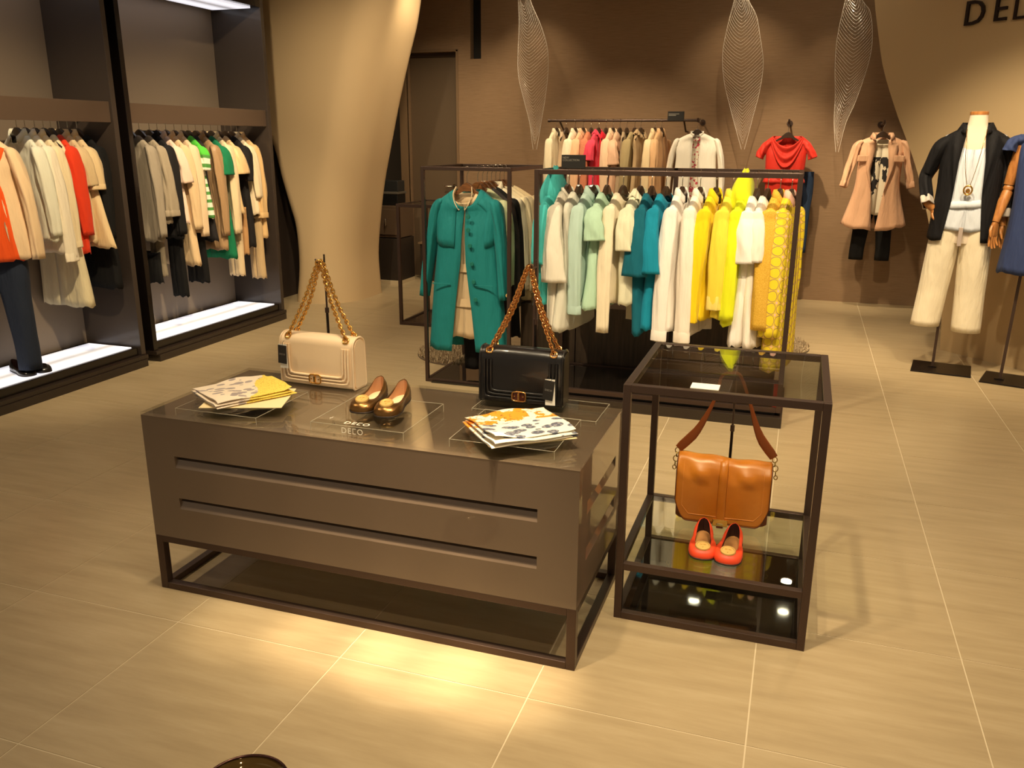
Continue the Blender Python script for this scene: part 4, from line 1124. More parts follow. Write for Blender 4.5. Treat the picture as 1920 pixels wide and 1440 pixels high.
def cabinet_clothes():
    X, Z = -4.48, 1.6725
    H = 'hangers in the far cabinet'; G = 'clothes in the far cabinet'
    beige = lambda r=0.8: fab(222, 192, 150, r)
    D = [
        (4.93, 'cardigan', 'long grey cardigan at near end of far cabinet', 'long grey cardigan', 'cardigan', fab(150, 138, 120), dict(L=0.72, sl=0.60)),
        (5.03, 'blouse', 'stone grey raglan blouse with elasticated cuff', 'stone grey blouse', 'blouse', fab(158, 144, 122), dict(L=0.60, sl=0.46, sr1=0.053, cuff=0.04)),
        (5.13, 'jacket', 'black jacket hanging over long black trousers', 'black jacket', 'jacket', fab(24, 22, 22), dict(L=0.72, sl=0.60, collar='shirt')),
        (5.21, 'blouse', 'pale blush short-sleeved blouse in far cabinet', 'pale blush blouse', 'blouse', fab(236, 206, 184), dict(L=0.62, sl=0.24, sr1=0.056, collar='shirt')),
        (5.30, 'trench_coat', 'sand trench coat with patch pocket in far cabinet', 'sand trench coat', 'coat', fab(226, 196, 152), dict(L=0.94, sl=0.58, collar='shirt', pocket=True)),
        (5.39, 'jacket', 'light beige jacket with tan cuff strap', 'light beige jacket', 'jacket', fab(232, 204, 166), dict(L=0.70, sl=0.64, collar='shirt')),
        (5.475, 'tee', 'green and white striped tee with bright green yoke', 'striped green tee', 'tee', stripe_print('green_stripe', C(240, 236, 216), C(84, 150, 70), 0.058, 0.40, 0.12, C(86, 200, 60)), dict(L=0.60, sl=0.16)),
        (5.545, 'vest', 'charcoal vest between striped tee and bronze jacket', 'charcoal vest', 'vest', fab(40, 37, 38), dict(L=0.78, sw=0.17, fd=0.09)),
        (5.63, 'satin_jacket', 'bronze satin jacket with shimmering hem', 'bronze satin jacket', 'jacket', fab(176, 142, 104, 0.35), dict(L=0.86, sl=0.66, collar='shirt', fold=0.26, wr=0.09)),
        (5.72, 'dress', 'emerald green short-sleeved dress in far cabinet', 'emerald dress', 'dress', fab(24, 124, 82), dict(L=0.94, sl=0.20, sr1=0.057)),
        (5.81, 'jacket', 'cream straight jacket right of the emerald dress', 'cream straight jacket', 'jacket', fab(238, 214, 172), dict(L=0.68, sl=0.66, collar='shirt')),
        (5.90, 'satin_blouse', 'champagne satin top with flared cap sleeve', 'champagne satin top', 'top', fab(232, 198, 146, 0.4), dict(L=0.60, sl=0.20, sr1=0.066, fold=0.24)),
        (5.99, 'dress', 'black straight dress near far end of cabinet', 'black straight dress', 'dress', fab(30, 27, 27), dict(L=0.88, sl=0.26)),
        (6.07, 'blouse', 'ivory blouse beside the gold satin jacket', 'ivory blouse in far cabinet', 'blouse', fab(238, 218, 182), dict(L=0.62, sl=0.40, collar='shirt')),
        (6.14, 'satin_jacket', 'gold beige satin jacket at far end of cabinet', 'gold beige satin jacket', 'jacket', fab(226, 188, 132, 0.42), dict(L=0.82, sl=0.56, collar='shirt', sr1=0.049, cuff=0.04, fold=0.22, wr=0.09)),
    ]
    for i, (y, kind, desc, short, cat, m, kw) in enumerate(D):
        k = dict(ct=0.038, ht=0.045, sw=0.19); k.update(kw); pocket = k.pop('pocket', False)
        t = hang(kind, desc, short, (X, y, Z), -0.12 + (hsh(i, 15) - 0.5)*0.16, 0.130, m, 120 + i, G, cat, None, H, **k)
        if pocket: MB().box((0.05, -0.062, 0.40), (0.15, -0.050, 0.55)).obj('patch_pocket', m, t, bevel=0.004)
    TR = 'folded trousers in the far cabinet'
    def leg(x, y, z, L, m, desc, w=0.06):
        t = garment('folded_trousers', desc, 'trousers', (x, y, z), -0.1, m, int(y*100), TR, L=L, sw=w, nw=w*0.9, hw=w, drop=0.0, fd=0.0, ct=0.03, ht=0.03, nd=0.03, fold=0.1)
    leg(X + 0.10, 5.16, 1.00, 0.62, fab(14, 13, 13), 'long black trousers reaching lowest in far cabinet', 0.07)
    leg(X + 0.02, 5.06, 0.90, 0.36, fab(142, 130, 110), 'pleated grey skirt hem below the grey blouse')
    leg(X - 0.02, 5.02, 0.72, 0.22, fab(14, 13, 13), 'black skirt hem left of the long black trousers', 0.10)
    leg(X + 0.08, 5.40, 0.95, 0.50, fab(16, 15, 15), 'black trousers below the light beige jacket', 0.10)
    leg(X + 0.12, 5.84, 0.98, 0.54, fab(230, 204, 162), 'cream trousers below the cream straight jacket', 0.075)
    leg(X + 0.10, 5.95, 0.98, 0.38, fab(196, 150, 100), 'tan skirt below the champagne satin top', 0.07)
    leg(X + 0.14, 6.10, 0.90, 0.52, fab(206, 176, 130), 'beige trousers below the gold satin jacket', 0.07)

    H = 'hangers in the near cabinet'; G = 'clothes in the near cabinet'
    D = [
        (4.02, 'blouse', 'pale mint-white blouse next to the orange outfit', 'pale mint-white blouse', 'blouse', fab(228, 226, 204), dict(L=0.62, sl=0.50, collar='shirt')),
        (4.08, 'shirt', 'long ivory shirt with open cuffs in near cabinet', 'long ivory shirt', 'shirt', fab(242, 230, 204), dict(L=0.70, sl=0.66, collar='shirt', cuff=0.05)),
        (4.15, 'jacket', 'cream jacket with buttoned cuffs left of orange cardigan', 'cream jacket by the orange cardigan', 'jacket', fab(238, 218, 176), dict(L=0.66, sl=0.58, collar='shirt', cuff=0.04)),
        (4.215, 'dress', 'long ivory dress hanging lowest in near cabinet', 'long ivory dress', 'dress', fab(232, 218, 178), dict(L=1.06, sw=0.17, hw=0.22, ht=0.06)),
        (4.27, 'cardigan', 'bright orange-red cardigan in near cabinet', 'orange-red cardigan', 'cardigan', fab(226, 62, 26), dict(L=0.72, sl=0.52, sr0=0.048)),
        (4.335, 'blouse', 'sand blouse with short sleeve right of orange cardigan', 'sand short-sleeved blouse', 'blouse', fab(222, 194, 148), dict(L=0.66, sl=0.22, collar='shirt')),
        (4.40, 'cape_jacket', 'flared beige jacket with rolled short sleeve', 'flared beige jacket', 'jacket', fab(230, 202, 154), dict(L=0.70, sl=0.24, sr0=0.050, sr1=0.054, cuff=0.03, hw=0.30, collar='shirt')),
        (4.475, 'dress', 'long black dress against the near cabinet side', 'long black dress', 'dress', fab(14, 13, 13), dict(L=0.98, sl=0.56, ht=0.05, hw=0.24)),
    ]
    for i, (y, kind, desc, short, cat, m, kw) in enumerate(D):
        k = dict(ct=0.035, ht=0.045, sw=0.19); k.update(kw)
        hang(kind, desc, short, (X, y, Z), -0.15 + (hsh(i, 35) - 0.5)*0.12, 0.130, m, 160 + i, G, cat, None, H, **k)
    # the styled outfit at the picture's left edge
    ox, oy = -4.34, 3.70
    hanger((X, oy + 0.02, Z), 0.40, 1.535, 'dark hanger carrying the styled orange outfit', None)
    garment('jacket', 'open beige jacket of the styled outfit at left edge', 'jacket', (X + 0.04, oy, 1.53), 0.40, fab(232, 202, 160), 181, L=0.68, sw=0.20, hw=0.24, ct=0.085, ht=0.10, gap=[(0, 0.06), (0.4, 0.11), (1, 0.16)], sl=0.60, sr0=0.053, sr1=0.045, lapel=(0.06, 0.5), out=0.06)
    garment('top', 'bright orange draped top inside the beige jacket', 'top', (X + 0.045, oy - 0.015, 1.50), 0.40, fab(232, 84, 20), 182, L=0.66, sw=0.16, hw=0.19, ct=0.095, ht=0.13, drop=0.04, fold=0.14)
    s = thing('scarf', 'grey and orange fringed scarf over the styled outfit', 'scarf', (X + 0.045, oy, 0.95), 0.40)
    sm = blot_print('scarf_blots', C(108, 100, 100), C(224, 132, 48), 14, 0.52)
    for k in (-1, 1):
        P = spline([(0.0, 0.05, 0.60), (k*0.085, 0.0, 0.60), (k*0.09, -0.125, 0.50), (k*0.065, -0.180, 0.28), (k*0.065, -0.195, 0.08)], 24)
        MB().tube(P, [0.045 + 0.012*sin(i*0.9) for i in range(24)], 12, flat=0.5).obj('scarf_end', sm, s, smooth=True)
    trousers('jeans', 'dark indigo jeans of the styled outfit at left edge', (X + 0.04, oy - 0.03, 0.98), 0.45, fab(34, 42, 58), L=0.80, ww=0.18, d=0.06, lw=0.062, spread=0.065, seed=12, cat='jeans')
# ------------------------------------------------------------------ handbags, shoes, scarves
def chain(mb, P, link=0.0160, r=0.0028):
    """links of an oval chain along the points P"""
    d = [0.0]
    for a, b in zip(P, P[1:]): d.append(d[-1] + (b - a).length)
    n = int(d[-1] / (link * 0.74))
    for i in range(n):
        s = d[-1] * (i + 0.5) / n
        k = max(j for j in range(len(d)) if d[j] <= s); k = min(k, len(P) - 2)
        t = (s - d[k]) / max(1e-9, d[k+1] - d[k]); c = P[k].lerp(P[k+1], t)
        T = (P[k+1] - P[k]).normalized(); N = T.orthogonal().normalized(); B = T.cross(N)
        if i % 2: N = B
        ring = [c + T * cos(2*pi*q/8) * link * 0.62 + N * sin(2*pi*q/8) * link * 0.40 for q in range(8)]
        mb.tube(ring, r, 4, closed=True)

def bag_stand(x, y, z, top, label, arm=0.06, lean=0.0):
    t = thing('bag_stand', label, 'stand', (x, y, z))
    h = top - z
    MB().box((-0.05, -0.03, 0), (0.05, 0.03, 0.006)).obj('base_plate', M_DARKMETAL, t, bevel=0.002)
    MB().tube([(0, 0, 0.006), (0, 0, h*0.55)], 0.0052, 10).obj('lower_rod', M_DARKMETAL, t, smooth=True)
    MB().tube([(0, 0, h*0.54), (0, 0, h*0.58)], 0.0078, 12).obj('collar', M_METAL, t)
    MB().tube([(0, 0, h*0.56), (0, 0, h)], 0.0036, 8).obj('upper_rod', M_METAL, t, smooth=True)
    MB().tube([(0, 0, h - 0.022), (0, -arm*0.6, h - 0.026), (0, -arm, h - 0.022), (0, -arm - 0.004, h - 0.010)], 0.0035, 8).obj('hook', M_METAL, t, smooth=True)
    return t

def flap_bag(x, y, z, rz, w, h, dp, leather, label, hang_pt, metal, tag_side):
    t = thing('handbag', label, 'handbag', (x, y, z), rz)
    hw = w / 2
    # profile (y, z): over the top with rounded shoulders
    prof = []
    def arc(cy, cz, r, a0, a1, n=7):
        for k in range(n + 1):
            a = lerp(a0, a1, k / n); prof.append((cy + r*cos(a), cz + r*sin(a)))
    rb = 0.012; rt = min(dp*0.42, 0.035)
    arc(-dp/2 + rb, rb, rb, -pi/2, -pi)
    arc(-dp/2 + 0.004 + rt, h - rt, rt, pi, pi/2)
    arc(dp/2 - 0.004 - rt, h - rt, rt, pi/2, 0)
    arc(dp/2 - rb, rb, rb, 0, -pi/2)
    rows = []
    for i in range(17):
        u = -1 + 2*i/16; xx = hw * u
        rows.append([Vector((xx, py - (0.004*(1 - u*u) if py < 0 else 0), pz + 0.003*(1 - u*u)*(1 if pz > h*0.8 else 0))) for py, pz in prof])
    mb = MB().grid(rows, cu=True); mb.cap(rows[0], True); mb.cap(rows[-1])
    mb.obj('body', leather, t, smooth=True, bevel=0.0)
    for s in (-1, 1):
        MB().tube([Vector((s*(hw + 0.001), py, pz)) for py, pz in prof], 0.0042, 6, closed=True).obj('piping', leather, t, smooth=True)
        MB().prism([(py*0.80, pz*0.94 + 0.004) for py, pz in prof], lambda a, b, c, s=s: (s*(hw - 0.006) + s*c, a, b), 0, 0.012).obj('gusset', leather, t)
    # quilted ridges: three nested U shapes on the flap
    yf = -dp/2 - 0.0035
    for k in range(3):
        i = 0.016 + 0.0115*k
        P = [(-hw + i, yf + 0.004, h*0.80), (-hw + i, yf, h*0.55), (-hw + i, yf, i + 0.02), (-hw + i + 0.004, yf - 0.001, i + 0.006), (-hw + i + 0.02, yf - 0.001, i + 0.002), (0, yf - 0.003, i + 0.002),
             (hw - i - 0.02, yf - 0.001, i + 0.002), (hw - i - 0.004, yf - 0.001, i + 0.006), (hw - i, yf, i + 0.02), (hw - i, yf, h*0.55), (hw - i, yf + 0.004, h*0.80)]
        MB().tube(P, 0.0048, 6).obj('ridge', leather, t, smooth=True)
    # turn lock
    lk = MB(); ring = []
    for k in range(24):
        a = 2*pi*k/24; ring.append((0.024*pw(cos(a), 0.45), yf - 0.010, 0.030 + 0.0165*pw(sin(a), 0.45)))
    lk.tube(ring, 0.0028, 6, closed=True)
    lo = lk.obj('turn_lock', metal, t, smooth=True)
    MB().box((-0.021, yf - 0.009, 0.016), (0.021, yf - 0.004, 0.044)).obj('lock_plate', leather if tag_side < 0 else pm('lock_enamel', C(70, 24, 14), 0.2, coat=0.5), lo, bevel=0.004)
    MB().box((-0.004, yf - 0.016, 0.018), (0.004, yf - 0.008, 0.043)).obj('lock_bar', metal, lo, bevel=0.002)
    for sx in (-0.015, 0.015): MB().lathe([(0, 0.003), (0.0022, 0.003), (0.003, 0), (0, 0)], n=8).obj('rivet', metal, lo, loc=(sx, yf - 0.009, 0.030), rot=(pi/2, 0, 0))
    # grommets and chain
    hp = Vector(hang_pt)
    ch = MB(); grs = []
    for s in (-1, 1):
        for q, yy in enumerate((-dp*0.32, dp*0.30)):
            gx = s*(hw - 0.030); gz = h - 0.012 if q == 0 else h - 0.006
            ring = [(gx + 0.0105*pw(cos(2*pi*k/16), .6), yy - 0.004 + 0.0105*pw(sin(2*pi*k/16), .6)*0.55, gz + 0.004 + 0.0105*pw(sin(2*pi*k/16), .6)*0.75) for k in range(16)]
            MB().tube(ring, 0.0034, 6, closed=True).obj('grommet', metal, t, smooth=True)
            a = Vector((gx, yy - 0.002, gz + 0.006)); b = hp + Vector((s*0.004, (q - 0.5)*0.016, 0))
            mid = a.lerp(b, 0.5) + Vector((-s*0.006, 0, -0.006 - 0.008*q))
            chain(ch, spline([a, mid, b], 16))
    ch.obj('chain_strap', metal, t, smooth=True, recalc=False)
    tg = MB().box((-0.018, -0.001, -0.068), (0.018, 0.001, 0.0)).obj('swing_tag', M_BLACKCARD, t)
    tx = tag_side * (hw - 0.022); tz = h*0.78 if tag_side < 0 else h*0.52
    tg.location = (tx if tag_side < 0 else tx - 0.012, yf - 0.014, tz); tg.rotation_euler = (0, 0.05 if tag_side < 0 else 0.12, 0)
    mesh_obj('tag_lettering', word_mesh('DECO', 0.0085, 0.0001), M_GREYINK, tg, (-0.0125, -0.0013, -0.036), (pi/2, 0, 0))
    tw = MB().box((-0.017, 0.002, -0.086), (0.017, 0.003, 0.004)).obj('price_tag', M_WHITE, t)
    tw.location = tg.location; tw.rotation_euler = (0, -0.02, 0)
    MB().tube([(tx, yf, h*0.86), (tx, yf - 0.010, tz + 0.01), (tg.location.x, yf - 0.014, tz - 0.004)], 0.0008, 4).obj('tag_string', M_BLACKCARD, t)
    return t

def satchel():
    w, h, dp = 0.318, 0.236, 0.085; hw = w/2
    t = thing('handbag', 'tan leather flap satchel with brown strap on the glass stand', 'handbag', (-0.176, 2.880, 0.2005), 0.045)
    tan = ramp_mat('tan_leather', [(0.3, C(190, 108, 26)), (0.55, C(208, 124, 38)), (0.8, C(222, 140, 54))], 0.32, noise_sock(7, detail=5), bump=0.06)
    dk = pm('brown_leather', C(128, 62, 22), 0.4, bump=(120, 0.1))
    edge = pm('leather_edge', C(96, 44, 14), 0.5)
    def section(u, n=26):
        """closed (y, z) outline of the body at u in -1..1"""
        r = []
        sag = 0.012*sin(2.2*u + 0.6)
        for k in range(n):
            a = 2*pi*k/n
            yy = dp/2 * 0.86 * pw(cos(a), 0.55) * (1 - 0.12*abs(u)**4); zz = h/2 + h/2 * pw(sin(a), 0.42)
            top = max(0, (zz - h*0.72) / (h*0.28))
            zz -= top * (0.010 + sag*0.6 + 0.006*sin(9*u))
            yy += -0.006*top*sin(7*u + 1) if yy < 0 else 0
            bt = max(0, 1 - zz / 0.05); yy *= 1 - 0.10*bt
            r.append(Vector((0, yy, zz)))
        return r
    rows = []
    for i in range(33):
        u = -1 + 2*i/32
        sq = (1 - abs(u)**14*0.10)
        rows.append([Vector((hw*u, p.y*sq, h/2 + (p.z - h/2)*sq)) for p in section(u)])
    mb = MB().grid(rows, cu=True); mb.cap(rows[0], True); mb.cap(rows[-1])
    mb.obj('body', dk, t, smooth=True)
    # flap: wraps from back over the top and down the front, rounded lower corners
    fr = []
    for j in range(29):
        f = j / 28; r = []
        for i in range(41):
            u = -1 + 2*i/40
            sag = 0.010*sin(2.4*u + 0.5) + 0.005*sin(8*u)
            if f < 0.18:
                q = f / 0.18; yy = lerp(dp*0.30, -dp*0.30, q); zz = h + 0.004 - sag*0.5 + 0.006*sin(pi*q)
            else:
                q = (f - 0.18) / 0.82
                zb = 0.014 + 0.075*max(0, (abs(u) - 0.72) / 0.28)**2.2
                yy = -dp*0.30 - (dp*0.225 + 0.008) * (1 - (1 - min(1, q*3.2))**2)
                zz = lerp(h + 0.003 - sag*0.5, zb, q**0.95)
                wrk = max(0, 1 - abs(q - 0.17) / 0.17)
                yy += wrk * (0.005*sin(6*u + 5*q) + 0.004*sin(13*u - 8*q) - 0.004)
                yy -= 0.006*sin(pi*q)*(1 - u*u)
            r.append(Vector((u*(hw + 0.002)*(1 - 0.012*(1 - min(1, f*4))), yy, zz)))
        fr.append(r)
    MB().grid(fr).obj('flap', tan, t, smooth=True, solid=0.004)
    bord = [fr[k][0] for k in range(3, 29)] + fr[28][1:-1] + [fr[k][-1] for k in range(28, 2, -1)]
    MB().tube([p + Vector((0, -0.001, 0)) for p in bord], 0.0022, 5).obj('flap_edge', edge, t, smooth=True)
    st = [Vector((fr[k][3 if k < 24 else 4].x, fr[k][3].y - 0.0025, fr[k][3].z)) for k in range(6, 24)] + [fr[25][i] + Vector((0, -0.0025, 0)) for i in range(6, 35)] + [Vector((fr[k][-4].x, fr[k][-4].y - 0.0025, fr[k][-4].z)) for k in range(23, 5, -1)]
    MB().tube(st, 0.0009, 4).obj('stitching', pm('tan_thread', C(228, 150, 70), 0.6), t)
    rows = [[fr[k][20] + Vector((dx, -0.006 if abs(dx) < 0.013 else -0.003, 0)) for dx in (-0.0135, -0.012, 0.012, 0.0135)] for k in range(2, 29)]
    MB().grid(rows).obj('centre_strap', tan, t, smooth=True, solid=0.003)
    e = fr[28][20]
    b = MB().box((-0.026, e.y - 0.010, 0.008), (0.026, e.y - 0.004, 0.034)).obj('buckle', M_GOLD, t, bevel=0.002)
    MB().box((-0.012, e.y - 0.014, 0.014), (0.012, e.y - 0.008, 0.022)).obj('buckle_tongue', pm('pale_gold', C(236, 214, 160), 0.2, 1.0), b, bevel=0.002)
    MB().box((-0.012, e.y - 0.008, -0.0005), (0.012, e.y - 0.004, 0.012)).obj('strap_end', dk, t, bevel=0.002)
    # shoulder strap with widened tabs and clips
    apex = Vector((0.012, -0.004, 0.560))
    P, R = [], []
    for s in (-1, 1):
        a = Vector((s*(hw + 0.004), 0, h + 0.028)); pts = [a, a.lerp(apex, 0.30) + Vector((-s*0.010, 0, -0.01)), a.lerp(apex, 0.68) + Vector((s*0.004, 0, 0.0)), Vector((s*0.032, 0, 0.543)), apex]
        seg = spline(pts, 18); wd = [0.0145 if k < 1 else 0.0165 if k < 4 else max(0.0055, 0.0165 - (k - 3)*0.0024) for k in range(18)]
        MB().tube(seg, wd, 8, flat=0.22, up=(1, 0, 0)).obj('strap', dk, t, smooth=True)
        cl = MB()
        for k, (dz, rr) in enumerate(((0.020, 0.008), (0.004, 0.007), (-0.012, 0.009), (-0.030, 0.007), (-0.045, 0.006))):
            cl.tube([(s*(hw + 0.008 + 0.002*k) + (rr*cos(2*pi*q/10) if k % 2 == 0 else 0), (rr*cos(2*pi*q/10) if k % 2 else 0), h + dz + rr*1.3*sin(2*pi*q/10)) for q in range(10)], 0.0018, 5, closed=True)
        cl.obj('clip', pm('antique_brass', C(190, 160, 90), 0.3, 1.0), t, smooth=True, recalc=False)
        MB().box((s*(hw + 0.002) - 0.002, -0.012, h - 0.14), (s*(hw + 0.002) + 0.004, 0.012, h - 0.02)).obj('side_tab', dk, t, bevel=0.002)
    bag_stand(-0.166, 2.990, 0.2005, 0.775, 'slim metal stand holding up the tan satchel strap', 0.085)

M_DISC = pm('brushed_gold', C(252, 208, 126), 0.42, 0.75)
def ballet_flat(x, y, z, rz, L, upper, lining, insole, label, group, disc, wide=1.0):
    t = thing('ballet_flat', label, 'shoe', (x, y, z), rz, group); t.scale = (wide, 1, 1)
    N = 56
    def wid(s):     # half width along the length, s = 0 heel .. 1 toe
        return L * sint([(0.0, 0.0), (0.03, 0.062), (0.10, 0.105), (0.25, 0.128), (0.45, 0.132), (0.70, 0.176), (0.85, 0.172), (0.94, 0.135), (0.985, 0.075), (1.0, 0.0)], s)
    def loop(off, s0, s1, z, sc=1.0):
        out = []
        for k in range(N):
            a = 2*pi*k/N; s = lerp(s0, s1, (1 - cos(a))/2)
            sg = 1 if a <= pi else -1
            b = (s - s0) / (s1 - s0)
            w0 = wid(s) if (s0 == 0 and s1 == 1) else 0
            out.append((sg, s, b, w0))
        return out
    base = loop(0, 0.0, 1.0, 0)
    def sole(off, z):
        r = []
        for k in range(N):
            a = 2*pi*k/N; s = (1 - cos(a))/2; s = lerp(s, s*s*(3 - 2*s), 0.0)
            w = wid(s) + (off if 0 < s < 1 else 0); sg = 1 if a <= pi else -1
            yy = -(s*(L + 2*off) - off - L/2)
            r.append(Vector((sg*max(0, w), yy, z)))
        return r
    def topl(dx, dz):
        r = []
        for k in range(N):
            a = 2*pi*k/N; q = (1 - cos(a))/2; sg = 1 if a <= pi else -1
            s = lerp(0.03, 0.735, q)
            w = L * sint([(0, 0.0), (0.06, 0.045), (0.2, 0.082), (0.5, 0.102), (0.8, 0.112), (0.93, 0.090), (1, 0.0)], q) * (1 - dx)
            zz = L * sint([(0, 0.275), (0.10, 0.255), (0.30, 0.170), (0.6, 0.118), (0.85, 0.112), (1, 0.122)], q) + dz
            r.append(Vector((sg*w, -(s*L - L/2) * (1 - dx*0.3), zz)))
        return r
    S0 = sole(0.0, 0.004); S1 = sole(0.002, 0.014); T = topl(0, 0)
    rows = [S0, S1]
    for f in (0.25, 0.5, 0.75):
        r = []
        for p, q in zip(S1, T):
            m = p.lerp(q, f); b = sin(pi*f)
            toe = max(0, (-p.y) / (L/2))
            r.append(m + Vector((p.x*0.10*b, p.y*0.03*b, (0.006 + 0.008*toe)*b)))
        rows.append(r)
    rows.append(T)
    rows.append([p + Vector((0, 0, 0.0015)) for p in topl(0.04, 0)])
    for k, r in enumerate(rows):
        for j, p in enumerate(r):
            if 1 < k < 5 and abs(p.y) < L*0.18: p.x *= 1 + 0.02*sin(j*3.1)
    MB().grid(rows, cu=True).obj('upper', upper, t, smooth=True)
    ins = sole(-0.006, 0.010)
    T2 = topl(0.05, -0.001)
    MB().grid([T2, [a.lerp(b, 0.5) for a, b in zip(T2, ins)], ins], cu=True).obj('lining', lining, t, smooth=True)
    MB().cap(sole(-0.004, 0.0105)).obj('insole', insole, t)
    so = MB().grid([sole(-0.006, 0.0), sole(0.0015, 0.0005), sole(0.0025, 0.005), sole(0.0, 0.006)], cu=True); so.cap(sole(-0.006, 0.0), True)
    so.obj('sole', pm('shoe_sole', C(40, 26, 18), 0.6), t, smooth=True)
    MB().tube(T, 0.0014, 5, closed=True).obj('topline_binding', upper, t, smooth=True)
    d = MB().lathe([(0.0, 0.0045), (0.0165, 0.0045), (0.018, 0.006), (0.0205, 0.006), (0.0225, 0.0025), (0.0225, 0.0), (0, 0)], n=28).obj('medallion', disc, t, smooth=False, loc=(0, -(0.835*L - L/2), L*0.135 + 0.005), rot=(radians(16), 0, 0))
    MB().box((-0.009, 0.004, 0.0046), (0.009, 0.0075, 0.0062)).box((-0.0018, -0.009, 0.0046), (0.0018, 0.006, 0.0062)).obj('medallion_relief', disc, d)
    return t

def folded_scarf(x, y, z, rz, w, d, m, label, seed, layers=3):
    t = thing('scarf', label, 'scarf', (x, y, z), rz)
    zz = 0.0
    for k in range(layers):
        th = 0.0075; ox = (hsh(seed, k) - 0.5)*0.014; oy = (hsh(seed, k, 2) - 0.5)*0.016; sc = 1 - 0.02*k
        rows = []
        for i in range(29):
            u = -1 + 2*i/28; r = []
            for q in range(26):
                a = 2*pi*q/26
                v = pw(cos(a), 0.35); h = 0.5*th*pw(sin(a), 0.6)
                wob = 0.0022*(k + 1)*(sin(3.1*u + 2*v + seed + k) + 0.6*sin(5*v - 2*u + seed))
                lift = 0.010*max(0, u*(1 if seed % 2 else -1) - 0.6)*k
                e = 1 + 0.025*sin(2.5*v*3 + seed + k)*abs(u)
                r.append(Vector((w/2*u*sc*e + ox, d/2*v*sc*(1 + 0.02*sin(4*u + k)) + oy, zz + th/2 + h*(1 - 0.5*abs(u)**6) + max(-0.3*th*0, wob + lift) )))
            rows.append(r)
        mb = MB().grid(rows, cu=True); mb.cap(rows[0], True); mb.cap(rows[-1])
        mb.obj('fold', m, t, smooth=True)
        zz += th * 0.95
    return t

def scarf_mats():
    def vor(nt, scale, coord='Object', stretch=(1, 1, 1), rnd=1.0):
        tc = nt.nodes.new('ShaderNodeTexCoord'); mp = nt.nodes.new('ShaderNodeMapping'); mp.inputs['Scale'].default_value = stretch
        v = nt.nodes.new('ShaderNodeTexVoronoi'); v.inputs['Scale'].default_value = scale; v.inputs['Randomness'].default_value = rnd
        nt.links.new(tc.outputs[coord], mp.inputs[0]); nt.links.new(mp.outputs[0], v.inputs['Vector'])
        sp = nt.nodes.new('ShaderNodeSeparateXYZ'); nt.links.new(tc.outputs[coord], sp.inputs[0])
        return v.outputs['Distance'], sp.outputs[0], sp.outputs[1], sp.outputs[2]
    def mixc(nt, f, a, b):
        mx = nt.nodes.new('ShaderNodeMix'); mx.data_type = 'RGBA'
        for nm, v in (('A', a), ('B', b)):
            if isinstance(v, tuple): mx.inputs[nm].default_value = v
            else: nt.links.new(v, mx.inputs[nm])
        nt.links.new(f, mx.inputs['Factor']); return mx.outputs['Result']
    m, nt, P, out = nmat('petal_scarf'); P.inputs['Roughness'].default_value = 0.6
    d, x, y, z = vor(nt, 25, stretch=(0.9, 1.5, 0.2))
    pet = mixc(nt, mnode(nt, 'LESS_THAN', d, 0.42), C(238, 222, 200), C(166, 154, 152))
    d2, _, _, _ = vor(nt, 170, stretch=(1, 1, 0.2))
    yel = mixc(nt, mnode(nt, 'LESS_THAN', d2, 0.30), C(240, 214, 96), C(212, 170, 40))
    nz = noise_sock(9)(nt)
    edge = mnode(nt, 'GREATER_THAN', mnode(nt, 'SUBTRACT', x, mnode(nt, 'MULTIPLY', y, 0.6)), mnode(nt, 'MULTIPLY', nz, 0.11))
    nt.links.new(mixc(nt, edge, pet, yel), P.inputs['Base Color'])
    m2, nt, P, out = nmat('stone_scarf'); P.inputs['Roughness'].default_value = 0.55
    d, x, y, z = vor(nt, 21, stretch=(0.9, 1.5, 0.2))
    d3, _, _, _ = vor(nt, 90, stretch=(1, 1, 0.2))
    st = mixc(nt, mnode(nt, 'LESS_THAN', d, 0.43), C(246, 238, 220), mixc(nt, mnode(nt, 'LESS_THAN', d3, 0.45), C(92, 96, 112), C(150, 150, 156)))
    n1 = noise_sock(22, detail=3)(nt); n2 = noise_sock(70, (1, 2.5, 0.2), 3)(nt)
    orr = mixc(nt, mnode(nt, 'GREATER_THAN', n1, 0.5), C(248, 238, 216), C(240, 150, 40))
    orr = mixc(nt, mnode(nt, 'GREATER_THAN', n2, 0.63), orr, C(44, 38, 40))
    nt.links.new(mixc(nt, mnode(nt, 'GREATER_THAN', y, 0.012), st, orr), P.inputs['Base Color'])
    return m, m2

